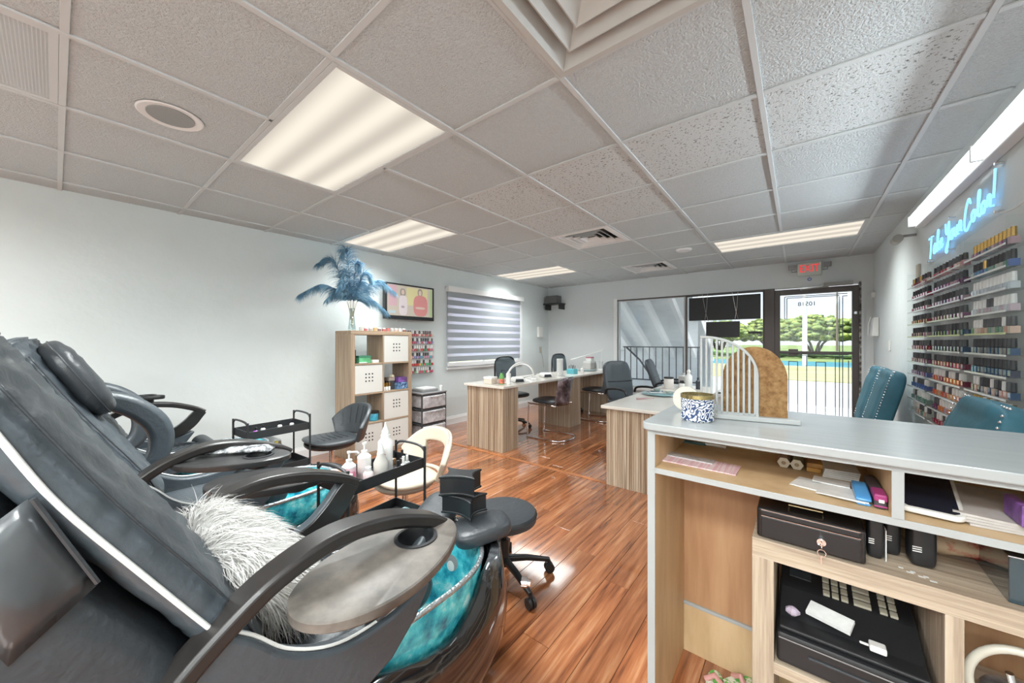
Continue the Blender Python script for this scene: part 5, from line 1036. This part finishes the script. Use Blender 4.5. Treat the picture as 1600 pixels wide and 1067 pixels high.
for k in range(4): sheet('ledger', ['bottom ledger of newspaper-grey sheets right of the tablet', 'second grey ledger sheet bundle right of the tablet', 'third grey ledger bundle, slightly turned', 'topmost curled grey ledger bundle at the right edge'][k], .40, 1.33-.004*k, .24, .25, -.06*k+.04, mat('newsprint', (.50, .47, .45), .85, vscale=25, var=.12), .005, ZS+.0055*k, 'papers')
tag(MB().tube([(.325+.018*cos(a), 1.52, .83+.008*sin(a)) for a in [2*pi*q/20 for q in range(20)]], .005, 8, closed=True).box(.31, .34, 1.515, 1.525, ZS, .822).build('tape_roll', mat('tape', (.55, .42, .12), .3)), 'roll of yellow tape at the back behind the tablet', 'tape')
tag(B('purple_book', purple, None, .345, .36, 1.18, 1.26, ZS+.023, ZS+.065), 'purple striped spine at the far right of the counter shelf', 'book')
# slippers
for k, (x, y, rz) in enumerate([(-.225, 1.40, .1), (-.165, 1.455, -.7)]):
    m_ = MB(); m_.T = Matrix.Translation((x, y, .004)) @ Matrix.Rotation(rz, 4, 'Z'); m_.prism([(.03*cos(R(15*q))*(1 if abs(q-12) > 6 else .85), .065*sin(R(15*q))) for q in range(24)], 'xy', 0, .012)
    o = thing('slipper', ['white slipper with green leaf print on the floor under the counter, left one', 'green leaf slipper with pink strap under the counter, right one'][k], 'slipper', (x, y, .004), 'leaf-print slippers')
    m_.build('sole', mat('leaf print', (.6, .6, .5), .6, vscale=55, ramp=[(.46, (.75, .72, .62)), (.52, (.08, .35, .06)), (.62, (.15, .5, .1))]), o)
    m_ = MB(); m_.T = Matrix.Translation((x, y, .004)) @ Matrix.Rotation(rz, 4, 'Z'); m_.tube([(-.028, .01, .01), (0, .015, .032), (.028, .01, .01)], .009, 8); m_.build('strap', mat('pink strap', (.6, .3, .28), .5), o, sm=True)
# candle jar and arch decor
jar = thing('candle_jar', 'blue and white scroll-patterned jar with gold rim on the counter', 'jar', (-.262, 1.31, CT))
scroll = mat('blue scroll', (.05, .08, .2), .2); nt_ = scroll.node_tree; p_ = nt_.nodes['Principled BSDF']
tc_ = N(nt_, 'ShaderNodeTexCoord'); no_ = N(nt_, 'ShaderNodeTexNoise'); no_.inputs['Scale'].default_value = 45; no_.inputs['Detail'].default_value = 1; mm_ = N(nt_, 'ShaderNodeMath', operation='MULTIPLY'); mm_.inputs[1].default_value = 44; sn_ = N(nt_, 'ShaderNodeMath', operation='SINE'); cr_ = N(nt_, 'ShaderNodeValToRGB')
cr_.color_ramp.elements[0].position = .44; cr_.color_ramp.elements[0].color = (.04, .07, .17, 1); cr_.color_ramp.elements[1].position = .56; cr_.color_ramp.elements[1].color = (.72, .75, .76, 1)
mr_ = N(nt_, 'ShaderNodeMapRange'); mr_.inputs[1].default_value = -1
nt_.links.new(tc_.outputs['Object'], no_.inputs[0]); nt_.links.new(no_.outputs[0], mm_.inputs[0]); nt_.links.new(mm_.outputs[0], sn_.inputs[0]); nt_.links.new(sn_.outputs[0], mr_.inputs[0]); nt_.links.new(mr_.outputs[0], cr_.inputs[0]); nt_.links.new(cr_.outputs[0], p_.inputs['Base Color'])
JX, JY = -.251, 1.266
MB().lathe([(.001, 0), (.042, 0), (.047, .005), (.047, .073), (.044, .073), (.044, .02), (.001, .02)], (JX, JY, CT), 40, cap=False).build('bowl', scroll, jar, sm=True)
MB().lathe([(.0475, .071), (.0485, .072), (.0485, .083), (.045, .084), (.045, .071)], (JX, JY, CT), 40, cap=False).build('gold_rim', mat('antique gold', (.45, .36, .16), .25, metal=.9), jar, sm=True)
MB().lathe([(.001, .045), (.0435, .045)], (JX, JY, CT), 30, cap=False).build('candle_wax', mat('wax', (.6, .55, .5), .5), jar)
tag(MB().lathe([(.001, -.004), (.042, -.004), (.044, 0), (.042, .004), (.001, .004)], (-.315, 1.40, CT+.045), 36, Matrix.Rotation(R(80), 3, 'X') @ Matrix.Identity(3)).build('jar_lid', mat('cream lid', (.62, .6, .52), .4), sm=True), 'round cream lid leaning behind the scroll jar', 'lid')
ar = thing('arch_decor', 'grey half-arch rails with tall cork arch standing on the counter', 'decoration', (-.18, 1.4, CT))
# measured: the stand runs obliquely across the counter
AO = Vector((-.306, 1.33, CT+.001)); AD = Vector((.30, .055, 0)).normalized(); AN = Vector((-AD.y, AD.x, 0))
def ap(s, z, d_=0): return AO+AD*s+AN*d_+Vector((0, 0, z*1.035))
greyp = mat('grey painted wood', (.42, .44, .44), .5)
def aprism(pts, d0, d1, name, m, par=ar, **k): return MB().loft([[ap(s, z, d0) for s, z in pts], [ap(s, z, d1) for s, z in pts]]).build(name, m, par, **k)
aprism([(.02, 0), (.315, 0), (.315, .014), (.02, .014)], -.02, .03, 'base', greyp, bev=.002)
S0, S1, HH = .05, .208, .255
def arcz(s): u = min(1, max(0, (s-S0)/(S1-S0))); return .135+(HH-.135)*math.sqrt(max(0, 1-u**2.2))
for k in range(11): s = S0+k*(S1-S0)/10.6; aprism([(s, .014), (s+.0065, .014), (s+.0065, arcz(s+.003)-.004), (s, arcz(s+.003)-.004)], -.010, -.002, 'slat', greyp, bev=.001)
out_ = [(S0+(S1-S0)*math.sin(pi/2*q/24), 0) for q in range(25)]; arc = [(s, arcz(s)) for s, _ in out_]+[(S1, .014)]
MB().sweep([ap(s, z, -.006) for s, z in arc], .009, .008, AN).build('arch_rim', greyp, ar); aprism([(S0, .012), (S1+.004, .012), (S1+.004, .022), (S0, .022)], -.010, -.002, 'lower_rail', greyp)
ck = [(.105+.19*(0), .014)]; K0, K1, KH = .115, .287, .225
cp = [(K0, .014), (K1, .014)]+[((K0+K1)/2+(K1-K0)/2*cos(pi*q/28), .125+(KH-.125)*sin(pi*q/28)) for q in range(29)]
aprism(cp, .004, .014, 'cork_arch', mat('cork', (.42, .25, .10), .85, vscale=60, ramp=[(.35, (.20, .10, .035)), (.5, (.30, .165, .065)), (.7, (.38, .23, .10))], bump=.5, bscale=150), bev=.001)

# ================================================================ POLISH RACKS ON THE RIGHT WALL
def rack(which, lb, y0, y1, nper, rows, seed, w_=.030, h=.056):
    RX0, RX1 = .632, XR-.004
    t = thing('polish_rack', lb, 'display rack', (XR-.03, (y0+y1)/2, .65), 'clear acrylic polish racks')
    for y in (y0, y1-.003): B('side_panel', acr, t, RX0, RX1-.002, y, y+.003, .64, 1.68, bev=0)
    rc = random.Random(seed); zs = [1.224+.0875*k for k in range(4, -7, -1)]
    for i, z in enumerate(zs):
        B('ledge', acr, t, RX0, RX1-.002, y0+.003, y1-.003, z-.004, z-.001, bev=0)
        B('lip', mat('acrylic edge', (.70, .73, .72), .2) if i != 4 else mat('yellow green edge', (.60, .66, .36), .2), t, RX0-.001, RX0+.001, y0+.003, y1-.003, z-.006, z+.002, bev=0)
        if i >= rows: continue
        fam = rows_c[which][i % len(rows_c[which])]
        n = nper; step = (y1-y0-.03)/n
        for k in range(n):
            c = rc.choice(fam[0]); cap = rc.choice(fam[1]); ordn = ORD14[n-1-k] if False else ORD14[k]
            pb(RX0+.030, y0+.018+step*(k+.5)-.0, z-.0008, c, cap, w_, h, '%s polish bottle, %s cap, %s from near end, %s ledge, %s rack' % (cname(c), CN[capm.index(cap)], ordn, ORD[i], which), '%s rack, %s ledge' % (which, ORD[i]))
capm.append(mat('gold cap', (.55, .36, .12), .25, metal=.8))
K_, W_, D_, N_, G_ = capm
reds = [(.35, .03, .05), (.5, .08, .1), (.2, .03, .06), (.45, .2, .22)]; plum = [(.2, .06, .14), (.3, .1, .2), (.12, .04, .1), (.42, .28, .32)]; nude = [(.6, .42, .34), (.55, .3, .24), (.65, .5, .45)]; dark = [(.05, .05, .08), (.1, .06, .1), (.04, .08, .16), (.2, .2, .22)]; oran = [(.6, .18, .05), (.55, .1, .05), (.6, .3, .12)]; blu = [(.08, .14, .35), (.1, .25, .4), (.3, .3, .5)]; gre = [(.1, .22, .16), (.2, .3, .25), (.4, .42, .38)]
capw = mat('pale cap', (.62, .60, .60), .35)
DK = [K_, D_, D_, K_]; LT = [W_, D_, W_]
rows_c = {'far': [(nude+reds, [K_, G_, N_]), (reds, DK), (reds+plum, DK), (reds, DK), (plum, DK), (reds+plum, DK), (plum, DK), (blu+plum, DK), (blu, LT), (gre, LT), (gre+nude, LT)],
 'middle': [(nude+reds, DK), (plum, DK), (plum, DK), (plum, DK), (dark+plum, DK), (dark, DK), (reds, DK), (oran+reds, LT), (oran, LT), (oran+plum, LT), (reds, LT)],
 'near': [(plum+dark, [G_]), (blu+gre, [G_, K_, K_]), ([(.5, .53, .56)], [W_]), ([(.52, .54, .56), (.5, .4, .44)], [W_, W_, D_]), (gre+nude, [G_, D_, W_]), (dark, [K_]), (dark, [K_]), (dark+nude, [K_, D_, W_]), (nude, [W_, G_]), (nude, [W_]), (nude, [W_])]}
rack('far', 'far acrylic polish rack on the right wall, next to the teal chairs', 3.44, 3.90, 7, 11, 1, .028, .064)
rack('middle', 'middle acrylic polish rack on the right wall below the neon words', 2.80, 3.38, 10, 11, 2, .027, .064)
rack('near', 'nearest acrylic polish rack on the right wall, cut by the picture edge', 2.29, 2.74, 11, 9, 3, .025, .067)

# ---- teal chairs along the right wall
def tealchair(lb, cy, zt=.965):
    t = thing('teal_chair', lb, 'chair', (.40, cy, 0), 'teal tufted waiting chairs'); W2 = .235
    M = Matrix.Rotation(R(14), 3, 'Y')
    f = lambda q: q+Vector((-.012*abs(cos(q.y*26))*abs(cos(q.z*26)) if q.x < 0 else 0, 0, 0))
    MB().ell((.515, cy, .72), (.055, W2, .255), e=5, nu=44, nv=26, M=M, fn=f).build('backrest', tealv, t, sm='all')
    nh = MB()
    for s in (-1, 1):
        for k in range(22):
            p = Vector((.515, cy, .72))+M @ Vector((-.046, s*(W2-.006), -.22+.021*k)); nh.ell(p, (.005, .005, .005), nu=6, nv=4)
    for k in range(20): p = Vector((.515, cy, .72))+M @ Vector((-.030, -W2+.03+.0215*k, .248)); nh.ell(p, (.005, .005, .005), nu=6, nv=4)
    nh.build('nailheads', chrome, t, sm='all')['kind'] = 'stuff'
    MB().ell((.36, cy, .37), (.19, W2, .055), e=4, nu=36, nv=10).build('seat', tealv, t, sm='all'); B('seat_frame', tealv, t, .18, .50, cy-.22, cy+.22, .26, .33, bev=.01)
    for x in (.21, .48):
        for s in (-1, 1): MB().cyl((x, cy+s*.19, .26), (x-.01, cy+s*.20, 0), .02, .012, 10).build('leg', blackwood, t, sm=True)
tealchair('teal tufted chair nearest the glass door by the right wall', 4.46); tealchair('teal tufted chair between the door chair and the polish racks', 3.96); tealchair('teal tufted chair just beyond the counter before the near polish rack', 2.15)

# ---- strip lamp on the right wall
t = thing('strip_lamp', 'long bright tube lamp along the top of the right wall', 'lamp', (.65, 2.7, 2.05), None)
B('housing', whitep, t, .655, XR-.002, 1.4, 3.82, 2.0, 2.09, bev=.004)
tube = mat('lit tube', (.9, .95, 1), .3, emis=(.86, .96, 1), es=.9)
for x, z in ((.632, 2.07), (.638, 2.025)): MB().cyl((x, 1.42, z), (x, 3.80, z), .012, n=12).build('tube', tube, t, sm=True)
for y in (1.4, 2.6, 3.80): B('tube_holder', whitep, t, .618, .655, y, y+.012, 2.01, 2.085)
t = thing('spot_box', 'small grey box lamp at the far end of the tube lamp', 'lamp', (.65, 4.05, 2.0)); MB().cyl((.60, 4.0, 1.98), (.60, 4.11, 1.98), .03, n=20).build('head', mat('grey beige', (.35, .33, .29), .5), t, sm=True); MB().cyl((.60, 4.05, 2.0), (XR-.002, 4.05, 2.0), .01).build('bracket', greyplastic, t)
tag(B('wall_plate', mat('beige plate', (.5, .46, .38), .5), None, XR-.014, XR-.001, 3.93, 4.0, 1.66, 1.76), 'small beige plate on the wall left of the far polish rack', 'switch')
# ---- neon words
t = thing('neon_sign', 'light blue neon script sign reading Take Your Color! above the racks', 'neon sign', (.69, 3.2, 1.83))
GL = {'T': [[(0, .95), (.25, 1.02), (.75, .98)], [(.42, 1.0), (.36, .5), (.2, -.1)]],
 'a': [[(.5, .42), (.3, .5), (.08, .3), (.12, .04), (.3, .05), (.48, .4), (.44, .08), (.6, .04)]],
 'k': [[(.0, .05), (.2, .5), (.36, .95), (.24, 1.0), (.14, .5), (.1, 0)], [(.12, .2), (.4, .46), (.2, .26), (.42, .02), (.55, .06)]],
 'e': [[(0, .1), (.3, .3), (.34, .45), (.18, .46), (.08, .2), (.2, .02), (.48, .14)]],
 'Y': [[(0, .95), (.08, .5), (.25, .45), (.5, .95), (.42, .3), (.2, -.4), (.02, -.3), (.3, .0), (.6, .2)]],
 'o': [[(.3, .46), (.08, .35), (.08, .08), (.28, .02), (.42, .25), (.3, .46), (.55, .38)]],
 'u': [[(.02, .45), (.06, .08), (.25, .04), (.42, .45), (.42, .08), (.58, .04)]],
 'r': [[(0, .1), (.14, .5), (.34, .44), (.3, .1), (.42, .04)]],
 'C': [[(.75, .85), (.55, 1.1), (.2, .7), (.05, .1), (.3, -.15), (.75, .15)]],
 'l': [[(0, .1), (.26, .6), (.34, 1.0), (.2, .9), (.14, .2), (.28, .02), (.42, .1)]],
 '!': [[(.28, 1.25), (.14, .25)], [(.1, .02), (.09, -.04)]]}
neon = mat('neon', (.3, .7, 1), .3, emis=(.16, .52, 1), es=.75)
xpos = 0; words = [('Take', .0), ('Your', .25), ('Color!', .16)]; yy = 3.60; hgt = .125; zz0 = 1.745
pen = 0
for wd_, gap in words:
    pen += gap
    for ch_ in wd_:
        for stroke in GL[ch_]:
            P = spline([(.682, yy-(pen+x*.82)*.152, zz0+y*hgt+pen*.008) for x, y in stroke], 6); MB().tube(P, .0042, 6).build('letter_stroke', neon, t, sm='all')
        pen += {'T': .62, 'Y': .52, 'C': .66, 'l': .34, '!': .3, 'r': .38}.get(ch_, .46)
yend = yy-pen*.152
acp = MB().prism([(yy+.03, 1.70), (yend-.02, 1.74), (yend-.03, 1.985), (yend+.10, 1.99), (yend+.3, 1.93), (yy-.25, 1.90), (yy+.02, 1.89)], 'yz', .688, .692); acp.build('acrylic_panel', acr, t)
for y, z in ((yy, 1.72), (yy-.05, 1.87), (yend, 1.97), (yend, 1.76), (yy-.42, 1.72), (yy-.42, 1.90)): MB().cyl((.676, y, z), (XR-.002, y, z), .006, n=10).build('standoff', chrome, t, sm=True)
tag(MB().tube(spline([(.69, yend-.01, 1.75), (.695, yend-.15, 1.735), (.695, yend-.35, 1.76), (.69, yend-.55, 1.71)], 6), .003, 6).build('neon_cable', whiteplastic, sm=True), 'white cable running right from the neon sign', 'cable')
# ---- small things on the walls
t = thing('exit_sign', 'white exit sign with red letters and twin emergency lamps', 'exit sign', (.11, YB-.02, 2.13))
B('housing', mat('exit housing', (.62, .66, .6), .45), t, -.01, .235, YB-.05, YB-.004, 2.035, 2.205, bev=.01)
text('EXIT', .135, 'letters', mat('exit red', (.75, .06, .07), .5, emis=(.8, .05, .06), es=.25), t, (.112, YB-.052, 2.125), (R(90), 0, 0), .002, .72)
for s, x in ((-1, -.065), (1, .29)):
    MB().box(x-.035, x+.035, YB-.09, YB-.02, 2.13, 2.185).build('emergency_lamp', greyplastic, t, bev=.005); MB().tube([(x, YB-.03, 2.13), (x, YB-.03, 2.10), (.11+s*.11, YB-.03, 2.10)], .005, 6).build('lamp_bracket', greyplastic, t)
t = thing('eye_charm', 'small dark blue eye charm hanging below the exit sign', 'charm', (.115, YB-.03, 1.99)); Mx = Matrix.Rotation(R(90), 3, 'X')
for r0, yy_, mm in ((.021, 0, mat('charm blue', (.02, .05, .3), .15)), (.013, -.002, wh), (.007, -.004, mat('charm light', (.2, .4, .8), .2))): MB().lathe([(.001, 0), (r0, 0), (r0, .006), (.001, .006)], (.115, YB-.03+yy_, 1.99), 20, Mx).build('disc', mm, t)
MB().cyl((.115, YB-.03, 2.01), (.115, YB-.03, 2.04), .0015, n=5).build('string', blkplastic, t)
t = thing('wall_sounder', 'white slanted plastic box with cords on the right wall near the door', 'alarm box', (XR-.04, 5.72, 1.36)); MB().prism([(XR-.002, 1.25), (XR-.06, 1.25), (XR-.045, 1.46), (XR-.002, 1.46)], 'xz', 5.66, 5.80).build('case', whiteplastic, t, bev=.006); MB().tube([(XR-.06, 5.70, 1.47), (XR-.085, 5.70, 1.38), (XR-.085, 5.71, 1.26)], .003, 6).build('cord', wh, t)
tag(B('sensor_box', wh, None, XR-.03, XR-.001, 5.88, 5.94, 1.70, 1.76), 'tiny white sensor above the slanted wall box', 'sensor'); tag(B('light_switch', wh, None, XR-.01, XR-.001, 5.02, 5.09, 1.10, 1.20), 'white light switch above the teal chairs', 'switch')
t = thing('corner_speaker', 'black speaker box on a small shelf high in the left back corner', 'speaker', (-3.68, YB-.12, 1.9)); B('box', mat('dark grey box', (.12, .12, .12), .6), t, -3.80, -3.56, YB-.20, YB-.02, 1.92, 2.06, bev=.004); B('shelf', blkmetal, t, -3.85, -3.48, YB-.22, YB-.002, 1.895, 1.915)
for x in (-3.82, -3.52): B('bracket', blkmetal, t, x, x+.02, YB-.20, YB-.002, 1.80, 1.895)
t = thing('wall_dispenser', 'white box on the left wall beside the back corner', 'dispenser', (-3.85, 5.7, 1.37)); xw = XL(5.7); B('case', whiteplastic, t, xw+.001, xw+.045, 5.66, 5.80, 1.27, 1.47, bev=.006); B('face', wh, t, xw+.045, xw+.048, 5.675, 5.785, 1.285, 1.455)
t = thing('wall_outlet', 'beige outlet with cable on the left wall by the far task chair', 'outlet', (-3.85, 5.78, 1.02)); B('plate', mat('beige plate', (.5, .46, .38), .5), t, xw+.001, xw+.01, 5.74, 5.81, .97, 1.09); MB().tube([(xw+.02, 5.78, 1.0), (xw+.05, 5.79, .85), (xw+.06, 5.8, .7)], .004, 6).build('cable', greyplastic, t)
tag(MB().tube(spline([(XL(2.7)+.006, 2.78, 2.2), (XL(2.7)+.004, 2.74, 2.1), (XL(2.7)+.006, 2.70, 1.93)], 4), .0025, 5).build('ceiling_cable', whiteplastic), 'thin white cable hanging from the ceiling above the television', 'cable')
# light fixture on ledger: top right of the counter, a green and white edge of a monitor stays out of view
